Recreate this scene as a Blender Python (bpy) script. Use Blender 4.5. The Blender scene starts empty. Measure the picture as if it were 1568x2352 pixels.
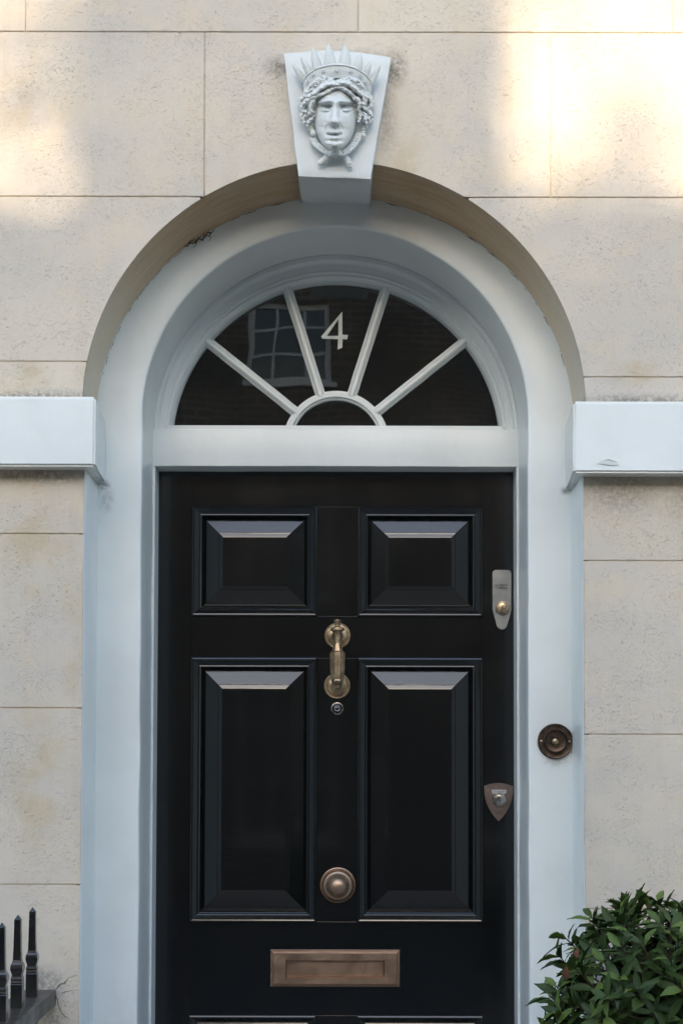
import bpy, bmesh, math, random
import numpy as np
from mathutils import Vector, Matrix, Quaternion, noise as mnoise

SC = bpy.context.scene
COL = SC.collection
PI = math.pi
rad = math.radians
random.seed(4)
RNG = np.random.default_rng(4)

# ------------------------------------------------------------------ camera
cd = bpy.data.cameras.new('camera')
cam = bpy.data.objects.new('camera', cd); COL.objects.link(cam)
cam.location = (0.044, -3.6, 1.62)
cam.rotation_euler = (Matrix.Rotation(rad(90 + 2.6), 3, 'X') @ Matrix.Rotation(rad(0.12), 3, 'Z')).to_euler()
cd.sensor_fit = 'VERTICAL'; cd.sensor_height = 24.0
cd.lens = 24.0 * 3938 / 2352
cd.shift_x = -29 / 2352.0
cd.shift_y = 357.2 / 2352.0
cd.clip_start = 0.05; cd.clip_end = 500
SC.camera = cam

# ------------------------------------------------------------------ light
SUN_EL, SUN_AZ = rad(16), rad(-6)          # the sun stands over the roofs across the street
SUN_DIR = Vector((math.sin(SUN_AZ) * math.cos(SUN_EL), -math.cos(SUN_AZ) * math.cos(SUN_EL), math.sin(SUN_EL)))
w = bpy.data.worlds.new('World'); SC.world = w; w.use_nodes = True
nt = w.node_tree; nt.nodes.clear()
sky = nt.nodes.new('ShaderNodeTexSky'); sky.sky_type = 'NISHITA'; sky.sun_disc = False
sky.sun_elevation = SUN_EL; sky.sun_rotation = PI - SUN_AZ
sky.air_density = 1.0; sky.dust_density = 1.05; sky.ozone_density = 0.4; sky.altitude = 50
bg = nt.nodes.new('ShaderNodeBackground'); bg.inputs['Strength'].default_value = 0.15
wo = nt.nodes.new('ShaderNodeOutputWorld')
nt.links.new(sky.outputs[0], bg.inputs[0]); nt.links.new(bg.outputs[0], wo.inputs[0])
sd = bpy.data.lights.new('sun', 'SUN'); sd.energy = 2.0; sd.angle = rad(0.5); sd.color = (1.0, 0.82, 0.60)
sun = bpy.data.objects.new('sun', sd); COL.objects.link(sun)
sun.rotation_euler = (-SUN_DIR).to_track_quat('-Z', 'Y').to_euler(); sun.location = SUN_DIR * 30
vs = SC.view_settings
SC.display_settings.display_device = 'sRGB'
vs.view_transform = 'Standard'; vs.look = 'None'; vs.gamma = 1.0; vs.exposure = 2.06
vs.use_curve_mapping = False

# ------------------------------------------------------------------ material helpers
class NB:
    """small node builder"""
    def __init__(s, name):
        s.m = bpy.data.materials.new(name); s.m.use_nodes = True
        s.t = s.m.node_tree; s.t.nodes.clear()
        s.out = s.t.nodes.new('ShaderNodeOutputMaterial')
        s.b = s.t.nodes.new('ShaderNodeBsdfPrincipled')
        s.t.links.new(s.b.outputs[0], s.out.inputs[0])
        s._pos = None
    def n(s, typ, **kw):
        nd = s.t.nodes.new(typ)
        for k, v in kw.items(): setattr(nd, k, v)
        return nd
    def link(s, a, b): s.t.links.new(a, b)
    def put(s, sock, v):
        if hasattr(v, 'is_output'): s.link(v, sock)
        else:
            if isinstance(v, tuple) and len(v) == 3 and sock.type == 'RGBA': v = v + (1,)
            sock.default_value = v
    def set(s, **kw):
        for k, v in kw.items(): s.put(s.b.inputs[k.replace('_', ' ')], v)
        return s
    def pos(s):
        if s._pos is None: s._pos = s.n('ShaderNodeNewGeometry').outputs['Position']
        return s._pos
    def noise(s, scale, detail=3, rough=.55, vec=None, stretch=None, dist=0):
        vec = vec or s.pos()
        if stretch:
            mp = s.n('ShaderNodeMapping'); s.link(vec, mp.inputs[0]); mp.inputs['Scale'].default_value = stretch; vec = mp.outputs[0]
        nd = s.n('ShaderNodeTexNoise'); s.link(vec, nd.inputs['Vector'])
        nd.inputs['Scale'].default_value = scale; nd.inputs['Detail'].default_value = detail
        nd.inputs['Roughness'].default_value = rough; nd.inputs['Distortion'].default_value = dist
        return nd.outputs['Fac']
    def ramp(s, f, lo, hi, a=0., b=1.):
        nd = s.n('ShaderNodeMapRange', interpolation_type='SMOOTHSTEP'); s.link(f, nd.inputs[0])
        for i, v in enumerate((lo, hi, a, b)): nd.inputs[i + 1].default_value = v
        return nd.outputs[0]
    def math(s, op, a, b=0.):
        nd = s.n('ShaderNodeMath', operation=op); s.put(nd.inputs[0], a); s.put(nd.inputs[1], b); return nd.outputs[0]
    def mix(s, f, a, b, mode='MIX'):
        nd = s.n('ShaderNodeMix', data_type='RGBA', blend_type=mode)
        s.put(nd.inputs[0], f); s.put(nd.inputs[6], a); s.put(nd.inputs[7], b); return nd.outputs[2]
    def blob(s, c, r):
        v = s.n('ShaderNodeVectorMath', operation='SUBTRACT'); s.link(s.pos(), v.inputs[0]); v.inputs[1].default_value = c
        u = s.n('ShaderNodeVectorMath', operation='MULTIPLY'); s.link(v.outputs[0], u.inputs[0]); u.inputs[1].default_value = tuple(1 / q for q in r)
        l = s.n('ShaderNodeVectorMath', operation='LENGTH'); s.link(u.outputs[0], l.inputs[0])
        return s.ramp(l.outputs['Value'], 0.15, 1.0, 1., 0.)
    def bump(s, h, strength=.3, dist=.002, prev=None):
        nd = s.n('ShaderNodeBump'); s.put(nd.inputs['Height'], h); nd.inputs['Strength'].default_value = strength
        nd.inputs['Distance'].default_value = dist
        if prev is not None: s.link(prev, nd.inputs['Normal'])
        return nd.outputs[0]

def mat_stucco(name, base, brown=0.0):
    B = NB(name)
    big = B.noise(2.3, 4, .6); mid = B.noise(9, 5, .65, dist=.6); fine = B.noise(140, 3, .6)
    c = B.mix(B.ramp(big, .36, .66), base, tuple(q * f for q, f in zip(base, (.83, .86, .92))))
    oi = B.n('ShaderNodeObjectInfo').outputs['Random']
    c = B.mix(B.math('MULTIPLY', oi, .55), c, tuple(q * f for q, f in zip(base, (.86, .87, .89))))
    c = B.mix(B.math('MULTIPLY', B.ramp(mid, .45, .75), .35), c, tuple(q * f for q, f in zip(base, (1.06, .96, .76))))
    c = B.mix(B.math('MULTIPLY', B.ramp(B.noise(26, 6, .7), .50, .80), .22), c, tuple(q * .7 for q in base))
    # little dark scratches left by the roughcast float
    scr = B.noise(135, 3, .65, stretch=(1.0, 1.0, 2.2), dist=1.8)
    patch = B.ramp(B.noise(11, 4, .6), .36, .62, .12, 1.)
    scr2 = B.math('MULTIPLY', B.ramp(scr, .575, .69), patch)
    c = B.mix(B.math('MULTIPLY', scr2, .42), c, tuple(q * .42 for q in base))
    # weather stains with a shape of their own
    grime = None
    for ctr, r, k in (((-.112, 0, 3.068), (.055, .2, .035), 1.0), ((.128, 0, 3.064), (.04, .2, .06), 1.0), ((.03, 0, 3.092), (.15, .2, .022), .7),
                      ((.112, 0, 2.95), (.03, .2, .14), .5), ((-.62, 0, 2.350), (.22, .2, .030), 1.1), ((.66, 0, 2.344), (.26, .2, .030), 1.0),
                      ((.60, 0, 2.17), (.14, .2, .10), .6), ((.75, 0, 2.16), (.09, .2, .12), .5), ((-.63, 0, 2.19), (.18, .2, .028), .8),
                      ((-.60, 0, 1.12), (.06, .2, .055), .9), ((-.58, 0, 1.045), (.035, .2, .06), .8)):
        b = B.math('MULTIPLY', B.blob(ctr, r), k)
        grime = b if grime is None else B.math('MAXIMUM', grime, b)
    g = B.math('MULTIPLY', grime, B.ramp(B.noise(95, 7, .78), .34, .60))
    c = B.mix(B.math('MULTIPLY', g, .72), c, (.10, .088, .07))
    och = None
    for ctr, r in (((-.66, 0, 2.40), (.10, .2, .05)), ((.66, 0, 2.41), (.12, .2, .05)), ((-.63, 0, 2.04), (.10, .2, .16)), ((-.62, 0, 1.55), (.10, .2, .22)),
                   ((-.68, 0, 2.98), (.05, .2, .10)), ((.16, 0, 2.86), (.07, .2, .07)), ((-.60, 0, 1.02), (.06, .2, .09)), ((-.55, 0, 1.9), (.03, .2, .3))):
        b = B.blob(ctr, r); och = b if och is None else B.math('MAXIMUM', och, b)
    c = B.mix(B.math('MULTIPLY', och, B.ramp(B.noise(12, 5, .6), .38, .62, 0, .72)), c, (.52, .42, .27))
    if brown:
        st = B.noise(9, 5, .7, stretch=(1, 8, 1))
        sz = B.n('ShaderNodeSeparateXYZ'); B.link(B.pos(), sz.inputs[0])
        top = B.ramp(sz.outputs[2], 2.42, 2.80)
        c = B.mix(B.math('MULTIPLY', top, B.ramp(st, .3, .7, brown * .6, brown)), c, (.45, .30, .165))
    run = B.noise(16, 4, .6, stretch=(1, 1, .07))
    c = B.mix(B.math('MULTIPLY', B.ramp(run, .52, .74), .22), c, tuple(q * f for q, f in zip(base, (.74, .70, .62))))
    h = B.math('ADD', B.math('MULTIPLY', fine, .5), B.math('MULTIPLY', scr2, -1.1))
    nrm = B.bump(h, .62, .0026)
    nrm = B.bump(B.noise(34, 5, .65), .32, .004, nrm)
    B.set(Base_Color=c, Roughness=.92, Normal=nrm); B.b.inputs['Specular IOR Level'].default_value = .25
    return B.m

def mat_white(name, base=(.742, .770, .752), rough=.30, bumpk=.25, brush=None):
    B = NB(name)
    c = B.mix(B.ramp(B.noise(5, 4, .6), .4, .7), base, tuple(q * .93 for q in base))
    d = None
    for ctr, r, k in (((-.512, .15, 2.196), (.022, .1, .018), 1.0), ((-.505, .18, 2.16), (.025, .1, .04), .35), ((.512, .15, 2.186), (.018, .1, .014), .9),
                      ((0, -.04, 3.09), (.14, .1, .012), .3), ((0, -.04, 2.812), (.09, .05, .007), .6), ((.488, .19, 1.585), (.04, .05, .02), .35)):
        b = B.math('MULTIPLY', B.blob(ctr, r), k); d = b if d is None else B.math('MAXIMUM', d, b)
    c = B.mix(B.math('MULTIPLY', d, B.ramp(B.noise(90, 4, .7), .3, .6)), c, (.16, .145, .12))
    h1 = B.noise(55, 4, .6, stretch=brush or (1, 1, 1)); h2 = B.noise(220, 2, .5)
    nrm = B.bump(h1, bumpk, .002); nrm = B.bump(B.noise(14, 3, .5), bumpk, .005, nrm); nrm = B.bump(h2, bumpk * .6, .0008, nrm)
    B.set(Base_Color=c, Roughness=B.ramp(B.noise(30, 3), .3, .7, rough * .92, rough * 1.1), Normal=nrm)
    return B.m

def mat_black(name, base=(.0032, .0038, .0042), rough=.085, stretch=(1, 1, 14)):
    B = NB(name)
    br = B.noise(38, 4, .65, stretch=stretch)
    big = B.noise(7, 4, .6)
    nrm = B.bump(B.noise(8, 3, .5), .10, .004); nrm = B.bump(br, .14, .0012, nrm); nrm = B.bump(B.noise(160, 2), .05, .0008, nrm)
    r = B.math('ADD', B.ramp(big, .35, .7, rough * .75, rough * 1.5), B.math('MULTIPLY', br, .06))
    c = B.mix(B.ramp(B.noise(420, 1), .80, .84), base, (.05, .05, .05))
    B.set(Base_Color=c, Roughness=r, Normal=nrm, IOR=1.60)
    B.b.inputs['Coat Weight'].default_value = .4; B.b.inputs['Coat Roughness'].default_value = rough * .6
    return B.m

def mat_metal(name, base, dark, rough=.36, scale=70):
    B = NB(name)
    c = B.mix(B.ramp(B.noise(scale, 5, .65), .36, .66), base, dark)
    nrm = B.bump(B.noise(260, 3), .12, .0006)
    B.set(Base_Color=c, Metallic=1.0, Roughness=B.ramp(B.noise(scale * .6, 4), .3, .7, rough * .8, rough * 1.3), Normal=nrm)
    return B.m

def mat_plain(name, base, rough=.6, metallic=0., vary=.2, scale=30, bump=.1):
    B = NB(name)
    c = B.mix(B.ramp(B.noise(scale, 4), .35, .7), base, tuple(q * (1 - vary) for q in base))
    B.set(Base_Color=c, Roughness=rough, Metallic=metallic, Normal=B.bump(B.noise(scale * 3, 3), bump, .002))
    return B.m

def mat_glass(name):
    B = NB(name)
    nrm = B.bump(B.noise(6, 1, .4), .05, .006)
    B.set(Base_Color=(.93, .96, .95), Roughness=0.0, IOR=1.52, Normal=nrm)
    B.b.inputs['Transmission Weight'].default_value = 1.0
    return B.m

def mat_brick(name):
    B = NB(name)
    tc = B.n('ShaderNodeMapping'); B.link(B.pos(), tc.inputs[0]); tc.inputs['Rotation'].default_value = (rad(90), 0, 0)
    bt = B.n('ShaderNodeTexBrick'); B.link(tc.outputs[0], bt.inputs['Vector'])
    bt.inputs['Color1'].default_value = (.075, .040, .026, 1); bt.inputs['Color2'].default_value = (.045, .028, .020, 1); bt.inputs['Mortar'].default_value = (.17, .145, .12, 1)
    bt.inputs['Scale'].default_value = 1.0; bt.inputs['Brick Width'].default_value = .225; bt.inputs['Row Height'].default_value = .075
    bt.inputs['Mortar Size'].default_value = .012; bt.inputs['Mortar Smooth'].default_value = .1
    c = B.mix(B.ramp(B.noise(1.3, 5), .35, .7), bt.outputs['Color'], (.03, .024, .02))
    B.set(Base_Color=c, Roughness=.9, Normal=B.bump(bt.outputs['Fac'], .5, -.01))
    return B.m

def mat_leaf(name, c1, c2, vein):
    B = NB(name)
    uv = B.n('ShaderNodeUVMap'); sx = B.n('ShaderNodeSeparateXYZ'); B.link(uv.outputs[0], sx.inputs[0])
    mid = B.ramp(B.math('ABSOLUTE', B.math('SUBTRACT', sx.outputs[0], .5)), .0, .06, 1., 0.)
    c = B.mix(B.ramp(B.noise(9, 2), .38, .64), c1, c2)
    c = B.mix(B.math('MULTIPLY', B.ramp(B.noise(110, 4), .55, .75), .4), c, tuple(q * .6 for q in c1))
    c = B.mix(B.math('MULTIPLY', mid, .55), c, vein)
    B.set(Base_Color=c, Roughness=.46, Normal=B.bump(B.noise(170, 3), .25, .001))
    B.b.inputs['Specular IOR Level'].default_value = .26
    return B.m

M = dict(
    stucco=mat_stucco('stucco', (.672, .588, .482)),
    soffit=mat_stucco('soffit_stucco', (.72, .62, .485), brown=.9),
    white=mat_white('white_gloss_paint', bumpk=.19, brush=(1, 1, .4)),
    frame=mat_white('white_frame_paint', (.728, .76, .748), .36, .18),
    stone=mat_white('white_stone_paint', (.62, .652, .645), .5, .30),
    black=mat_black('black_gloss_paint'),
    blackh=mat_black('black_gloss_rail_paint', stretch=(14, 1, 1)),
    iron=mat_black('black_iron_paint', (.005, .0055, .006), .22, (1, 1, 1)),
    ironrail=mat_black('worn_iron_paint', (.018, .020, .022), .38, (1, 1, 1)),
    brass=mat_metal('aged_brass', (.50, .385, .25), (.27, .20, .125), .40),
    bronze=mat_metal('bronze', (.47, .33, .235), (.40, .275, .195), .36, 25),
    darkbronze=mat_metal('dark_bronze', (.115, .082, .062), (.06, .044, .035), .40, 90),
    steel=mat_metal('satin_steel', (.33, .33, .315), (.285, .285, .275), .5, 30),
    bright=mat_metal('bright_steel', (.62, .61, .58), (.30, .29, .275), .28, 60),
    cyl=mat_metal('lock_brass', (.62, .50, .36), (.40, .31, .21), .28),
    brownlock=mat_plain('brown_lacquer', (.175, .128, .105), .42, .35, .15, 20, .05),
    slot=mat_plain('dark_slot', (.01, .01, .01), .8),
    label=mat_plain('label_white', (.62, .62, .60), .5),
    labelink=mat_plain('label_ink', (.06, .05, .05), .6),
    steelgroove=mat_plain('steel_recess', (.13, .14, .13), .55, .6),
    number=mat_plain('number_paint', (.70, .75, .71), .5),
    glass=mat_glass('old_window_glass'),
    hall=mat_plain('unlit_hall_black', (.02, .018, .016), .9),
    brick=mat_brick('dark_brick'),
    trim=mat_plain('far_white_trim', (.62, .62, .60), .5),
    slate=mat_plain('slate', (.06, .065, .07), .7),
    pave=mat_plain('paving_stone', (.25, .235, .21), .85, 0, .3, 4, .3),
    road=mat_plain('asphalt', (.06, .06, .06), .9, 0, .3, 9, .4),
    step=mat_plain('step_stone', (.30, .29, .275), .8, 0, .2, 6, .2),
    leaf=mat_leaf('bay_leaf', (.024, .048, .012), (.046, .080, .018), (.075, .12, .04)),
    young=mat_leaf('young_bay_leaf', (.070, .120, .022), (.105, .155, .036), (.14, .19, .07)),
    redleaf=mat_leaf('dying_bay_leaf', (.17, .058, .036), (.10, .045, .026), (.20, .10, .06)),
    bark=mat_plain('bark', (.09, .065, .045), .9, 0, .4, 60, .5),
    lead=mat_plain('lead_grey', (.12, .125, .13), .6, .3),
    soil=mat_plain('soil', (.03, .022, .016), .95, 0, .4, 60, .6),
    crack=mat_plain('crack_shadow', (.05, .04, .03), .95),
    web=mat_plain('dusty_web', (.085, .065, .045), .95),
)

# ------------------------------------------------------------------ mesh helpers
def link(name, me, m=None, parent=None, loc=(0, 0, 0), smooth=None):
    o = bpy.data.objects.new(name, me); COL.objects.link(o); o.location = loc
    if m is not None and not me.materials: me.materials.append(M[m] if isinstance(m, str) else m)
    if parent is not None: o.parent = parent
    if smooth is not None:
        me.shade_smooth()
        if smooth < 180: me.set_sharp_from_angle(angle=rad(smooth))
    return o

def pyd(name, v, f, m, parent=None, smooth=None, loc=(0, 0, 0), fix=True):
    me = bpy.data.meshes.new(name); me.from_pydata([tuple(p) for p in v], [], f); me.update()
    if fix:
        bm = bmesh.new(); bm.from_mesh(me); bmesh.ops.recalc_face_normals(bm, faces=bm.faces); bm.to_mesh(me); bm.free()
    return link(name, me, m, parent, loc, smooth)

def bmo(name, bm, m, parent=None, smooth=None, loc=(0, 0, 0), recalc=True):
    if recalc: bmesh.ops.recalc_face_normals(bm, faces=bm.faces)
    me = bpy.data.meshes.new(name); bm.to_mesh(me); bm.free()
    return link(name, me, m, parent, loc, smooth)

def thing(name, label, cat, loc=(0, 0, 0), group=None, kind=None):
    o = bpy.data.objects.new(name, None); COL.objects.link(o); o.location = loc; o.empty_display_size = .05
    o['label'] = label; o['category'] = cat
    if group: o['group'] = group
    return o

def tag(o, label, cat, group=None):
    o['label'] = label; o['category'] = cat
    if group: o['group'] = group
    return o

def struct(o): o['kind'] = 'structure'; return o

def add_box(bm, x0, x1, y0, y1, z0, z1, bevel=0.):
    vs_ = [bm.verts.new(p) for p in ((x0, y0, z0), (x1, y0, z0), (x1, y1, z0), (x0, y1, z0), (x0, y0, z1), (x1, y0, z1), (x1, y1, z1), (x0, y1, z1))]
    fs = [bm.faces.new([vs_[i] for i in q]) for q in ((0, 3, 2, 1), (4, 5, 6, 7), (0, 1, 5, 4), (1, 2, 6, 5), (2, 3, 7, 6), (3, 0, 4, 7))]
    if bevel:
        es = list({e for f in fs for e in f.edges})
        bmesh.ops.bevel(bm, geom=es, offset=bevel, segments=2, affect='EDGES', profile=.6)
    return fs

def box(name, x0, x1, y0, y1, z0, z1, m, parent=None, bevel=0.):
    bm = bmesh.new(); add_box(bm, x0, x1, y0, y1, z0, z1, bevel)
    return bmo(name, bm, m, parent)

def add_lathe(bm, prof, seg=32, axis='y', c=(0, 0, 0), rot=0., cap=True):
    """prof: list of (radius, t along axis); axis y points towards the street with -t"""
    rings = []
    for r, t in prof:
        ring = []
        for i in range(seg):
            a = 2 * PI * i / seg + rot
            if axis == 'y': p = (c[0] + r * math.cos(a), c[1] - t, c[2] + r * math.sin(a))
            else: p = (c[0] + r * math.cos(a), c[1] + r * math.sin(a), c[2] + t)
            ring.append(bm.verts.new(p))
        rings.append(ring)
    for a, b in zip(rings, rings[1:]):
        for i in range(seg):
            j = (i + 1) % seg
            bm.faces.new((a[i], a[j], b[j], b[i]))
    if cap:
        bm.faces.new(rings[0]); bm.faces.new(rings[-1])

def lathe(name, prof, m, parent=None, seg=40, axis='y', c=(0, 0, 0), rot=0., smooth=45):
    bm = bmesh.new(); add_lathe(bm, prof, seg, axis, c, rot)
    return bmo(name, bm, m, parent, smooth)

def add_prism(bm, pts, y0, y1):
    """outline pts (x,z) extruded from y0 to y1"""
    a = [bm.verts.new((x, y0, z)) for x, z in pts]; b = [bm.verts.new((x, y1, z)) for x, z in pts]
    n = len(pts); f0 = bm.faces.new(a); f1 = bm.faces.new(b)
    for i in range(n):
        j = (i + 1) % n
        bm.faces.new((a[i], a[j], b[j], b[i]))
    return f0, f1

def prism(name, pts, y0, y1, m, parent=None, bevel=0., seg=2, smooth=None):
    bm = bmesh.new(); f0, f1 = add_prism(bm, pts, y0, y1)
    if bevel:
        ff = min((f0, f1), key=lambda f: f.calc_center_median().y)
        bmesh.ops.bevel(bm, geom=list(ff.edges), offset=bevel, segments=seg, affect='EDGES', profile=.6)
    return bmo(name, bm, m, parent, smooth)

def arc_path(r, cz, y, zb, n=72, cx=0., a=None):
    """inverted U: up the left side, over the arch, down the right"""
    a = a or r
    p = []
    for i in range(6): p.append((cx - a, y, zb + (cz - zb) * i / 6))
    for i in range(n + 1):
        t = PI - PI * i / n
        p.append((cx + a * math.cos(t), y, cz + r * math.sin(t)))
    for i in range(6): p.append((cx + a, y, cz - (cz - zb) * (i + 1) / 6))
    return p

def add_strip(bm, paths):
    rows = [[bm.verts.new(p) for p in path] for path in paths]
    for a, b in zip(rows, rows[1:]):
        for i in range(len(a) - 1):
            bm.faces.new((a[i], a[i + 1], b[i + 1], b[i]))

def strip(name, paths, m, parent=None, smooth=40, wob=0., towards=None):
    bm = bmesh.new(); add_strip(bm, paths)
    if wob:
        for v in bm.verts:
            q = mnoise.noise_vector(v.co * 9) * wob
            v.co += Vector((q.x, q.y * .6, q.z))
    return bmo(name, bm, m, parent, smooth)

def add_lump(bm, c, r, rot=0., seg=10, rings=7):
    mt = Matrix.Translation(c) @ Matrix.Rotation(rot, 4, 'Y') @ Matrix.Diagonal((r[0], r[1], r[2], 1))
    bmesh.ops.create_uvsphere(bm, u_segments=seg, v_segments=rings, radius=1, matrix=mt)

def tube(bm, pts, r, seg=6):
    pts = [Vector(p) for p in pts]; rings = []
    for i, p in enumerate(pts):
        d = (pts[min(i + 1, len(pts) - 1)] - pts[max(i - 1, 0)]).normalized()
        u = d.orthogonal().normalized(); v = d.cross(u)
        rr = r[i] if isinstance(r, (list, tuple)) else r
        rings.append([bm.verts.new(p + (u * math.cos(2 * PI * k / seg) + v * math.sin(2 * PI * k / seg)) * rr) for k in range(seg)])
    for a, b in zip(rings, rings[1:]):
        for k in range(seg): bm.faces.new((a[k], a[(k + 1) % seg], b[(k + 1) % seg], b[k]))
    bm.faces.new(rings[0]); bm.faces.new(rings[-1])

def text_mesh(body, size, depth):
    cu = bpy.data.curves.new('lettering', 'FONT'); cu.body = body; cu.size = size; cu.extrude = depth
    cu.align_x = 'CENTER'; cu.align_y = 'CENTER'; cu.resolution_u = 3
    o = bpy.data.objects.new('lettering', cu); COL.objects.link(o)
    dg = bpy.context.evaluated_depsgraph_get()
    me = bpy.data.meshes.new_from_object(o.evaluated_get(dg))
    bpy.data.objects.remove(o); bpy.data.curves.remove(cu)
    me.name = 'lettering'
    return me

# ================================================================== the setting
def sheet(name, x0, x1, y0, y1, z, m):
    return struct(pyd(name, [(x0, y0, z), (x1, y0, z), (x1, y1, z), (x0, y1, z)], [(0, 1, 2, 3)], m))
sheet('ground', -200, 200, -200, 200, -.16, 'road')
sheet('road', -60, 60, -11.9, -4.35, -.13, 'road')
bm = bmesh.new(); add_box(bm, -40, 40, -4.2, .6, -.3, 0); struct(bmo('pavement', bm, 'pave'))
bm = bmesh.new(); add_box(bm, -40, 40, -4.35, -4.203, -.3, -.005, .01); struct(bmo('kerb', bm, 'step'))
bm = bmesh.new(); add_box(bm, -40, 40, -13.99, -11.9, -.3, 0); struct(bmo('far_pavement', bm, 'road'))

# ================================================================== the house
house = thing('terraced_house', 'cream stucco house front with white arched door surround and fanlight', 'house')

# scored stucco blocks, each its own piece with a recessed joint round it
JOINT, FACE = .0009, .0032
AR, AC, HW = .5325, 2.331, .525          # arch radius, springing height, half width of the opening below it
def hole_top(x):
    ax = abs(x)
    if ax < AR: return AC + math.sqrt(AR * AR - ax * ax)
    return None
def add_block(x0, x1, z0, z1, arch=False):
    x0 += JOINT; x1 -= JOINT; z0 += JOINT; z1 -= JOINT
    runs = []
    if not arch: runs.append([(x0, z0), (x1, z0), (x1, z1), (x0, z1)])
    else:
        N = 60; xs = [x0 + (x1 - x0) * i / N for i in range(N + 1)] + [AR * math.cos(rad(d_ * .6)) * .99999 for d_ in range(301)]
        xs = sorted({round(q_, 6) for q_ in xs if x0 <= q_ <= x1})
        cur = []
        for x in xs + [None]:
            lo = None
            if x is not None:
                lo = max(z0, hole_top(x) or -9)
                if lo > z1 - .002: lo = None
            if lo is None:
                if len(cur) > 2: runs.append([(a, b) for a, b in cur] + [(cur[-1][0], z1), (cur[0][0], z1)])
                cur = []
            else: cur.append((x, lo))
    for pts in runs:
        # drop collinear points
        q = []
        for i, p in enumerate(pts):
            a, b = pts[i - 1], pts[(i + 1) % len(pts)]
            if abs((p[0] - a[0]) * (b[1] - p[1]) - (p[1] - a[1]) * (b[0] - p[0])) > 1e-9: q.append(p)
        cx = sum(p[0] for p in q) / len(q); cz = sum(p[1] for p in q) / len(q)
        bm = bmesh.new(); add_prism(bm, q, 0, .02)
        ff = min(bm.faces, key=lambda f: f.calc_center_median().y)
        bmesh.ops.bevel(bm, geom=list(ff.edges), offset=.0012, segments=2, affect='EDGES')
        bmesh.ops.triangulate(bm, faces=[f for f in bm.faces if len(f.verts) > 4])
        for v in bm.verts: v.co.x -= cx; v.co.z -= cz
        bmo('stucco_block', bm, 'stucco', house, 20, (cx, random.uniform(-.0006, .0006), cz))
XL, XR = -1.6, 1.6
TOPS = [3.143, 3.503, 3.86]
for x0, x1 in ((XL, -.66), (-.66, .0495), (.0495, .72), (.72, XR)): add_block(x0, x1, 3.143, 3.503)
for x0, x1 in ((XL, -.95), (-.95, -.30), (-.30, .46), (.46, 1.1), (1.1, XR)): add_block(x0, x1, 3.503, 3.86)
for x0, x1 in ((XL, -1.0), (-1.0, -.277)): add_block(x0, x1, 2.786, 3.143, True)
add_block(-.277, .4595, 2.786, 3.143, True)
for x0, x1 in ((.4595, 1.15), (1.15, XR)): add_block(x0, x1, 2.786, 3.143, True)
add_block(XL, -.95, 2.4315, 2.786); add_block(-.95, 0, 2.4315, 2.786, True); add_block(0, .98, 2.4006, 2.786, True); add_block(.98, XR, 2.4006, 2.786)
add_block(XL, -.0, 2.335, 2.4315, True); add_block(0, XR, 2.325, 2.4006, True)
for z0, z1 in ((2.0645, 2.2085), (1.697, 2.0645), (1.328, 1.697), (.96, 1.328), (.59, .96), (0, .59)): add_block(XL, -HW, z0, z1)
for z0, z1 in ((2.010, 2.1985), (1.644, 2.010), (1.28, 1.644), (.915, 1.28), (.55, .915), (0, .55)): add_block(HW, XR, z0, z1)
# backing that shows in the joints
add = [(XL, -HW - .012, 0, 2.335), (HW + .012, XR, 0, 2.33), (XL, XR, 3.0, 3.86)]
bm = bmesh.new()
for x0, x1, z0, z1 in add: add_box(bm, x0, x1, FACE, .30, z0, z1)
N = 64
for s in (-1, 1):
    pts = [(s * 1.6, 2.33), (s * 1.6, 3.0)] + [(0, 3.0)]
    arc = [(s * (AR + .012) * math.sin(PI / 2 * i / N), AC + (AR + .012) * math.cos(PI / 2 * i / N)) for i in range(N + 1)]
    add_prism(bm, pts + arc, FACE, .185)
bmo('wall_backing', bm, 'stucco', house)
# the rest of the front, above and to both sides of the picture
bm = bmesh.new()
for x0, x1, z0, z1 in ((-9, XL - .003, 0, 8.6), (XR + .003, 9, 0, 8.6), (XL - .003, XR + .003, 3.862, 8.6)): add_box(bm, x0, x1, 0, .35, z0, z1)
bmo('wall', bm, 'stucco', house)
box('coping', -9.05, 9.05, -.1, .45, 8.6, 8.75, 'frame', house, .02)

# stucco reveal under the arch
ps = [arc_path(AR - .0005 - .018 * y / .2, AC, y, 2.30, cx=0, a=AR - .0005) for y in (.0008, .04, .08, .12, .16, .2)]
strip('arch_soffit', ps, 'soffit', house, 40, .0022)

# white surround: return, face, rounded arris, reveal; one painted piece
WF = .187
IR, IC = .4285, 2.3495
FB = .402
ps = [arc_path(.5335, AC, WF, 0), arc_path(.50, 2.336, WF - .001, 0), arc_path(.466, 2.343, WF - .001, 0), arc_path(.4365, 2.348, WF, 0), arc_path(.4318, 2.349, WF + .0012, 0),
      arc_path(.4292, IC, WF + .004, 0), arc_path(IR, IC, WF + .009, 0), arc_path(IR, IC, .26, 0), arc_path(IR, IC, .33, 0), arc_path(IR, IC, FB + .03, 0)]
bm = bmesh.new(); add_strip(bm, ps)
bmesh.ops.subdivide_edges(bm, edges=[e for e in bm.edges if e.calc_length() > .2], cuts=8, use_grid_fill=True)
for v in bm.verts:
    q = mnoise.noise_vector(v.co * 7) * .0022 + mnoise.noise_vector(v.co * 31) * .0006
    v.co += Vector((q.x, q.y, q.z * .3))
bmo('door_surround', bm, 'white', house, 40)
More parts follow.
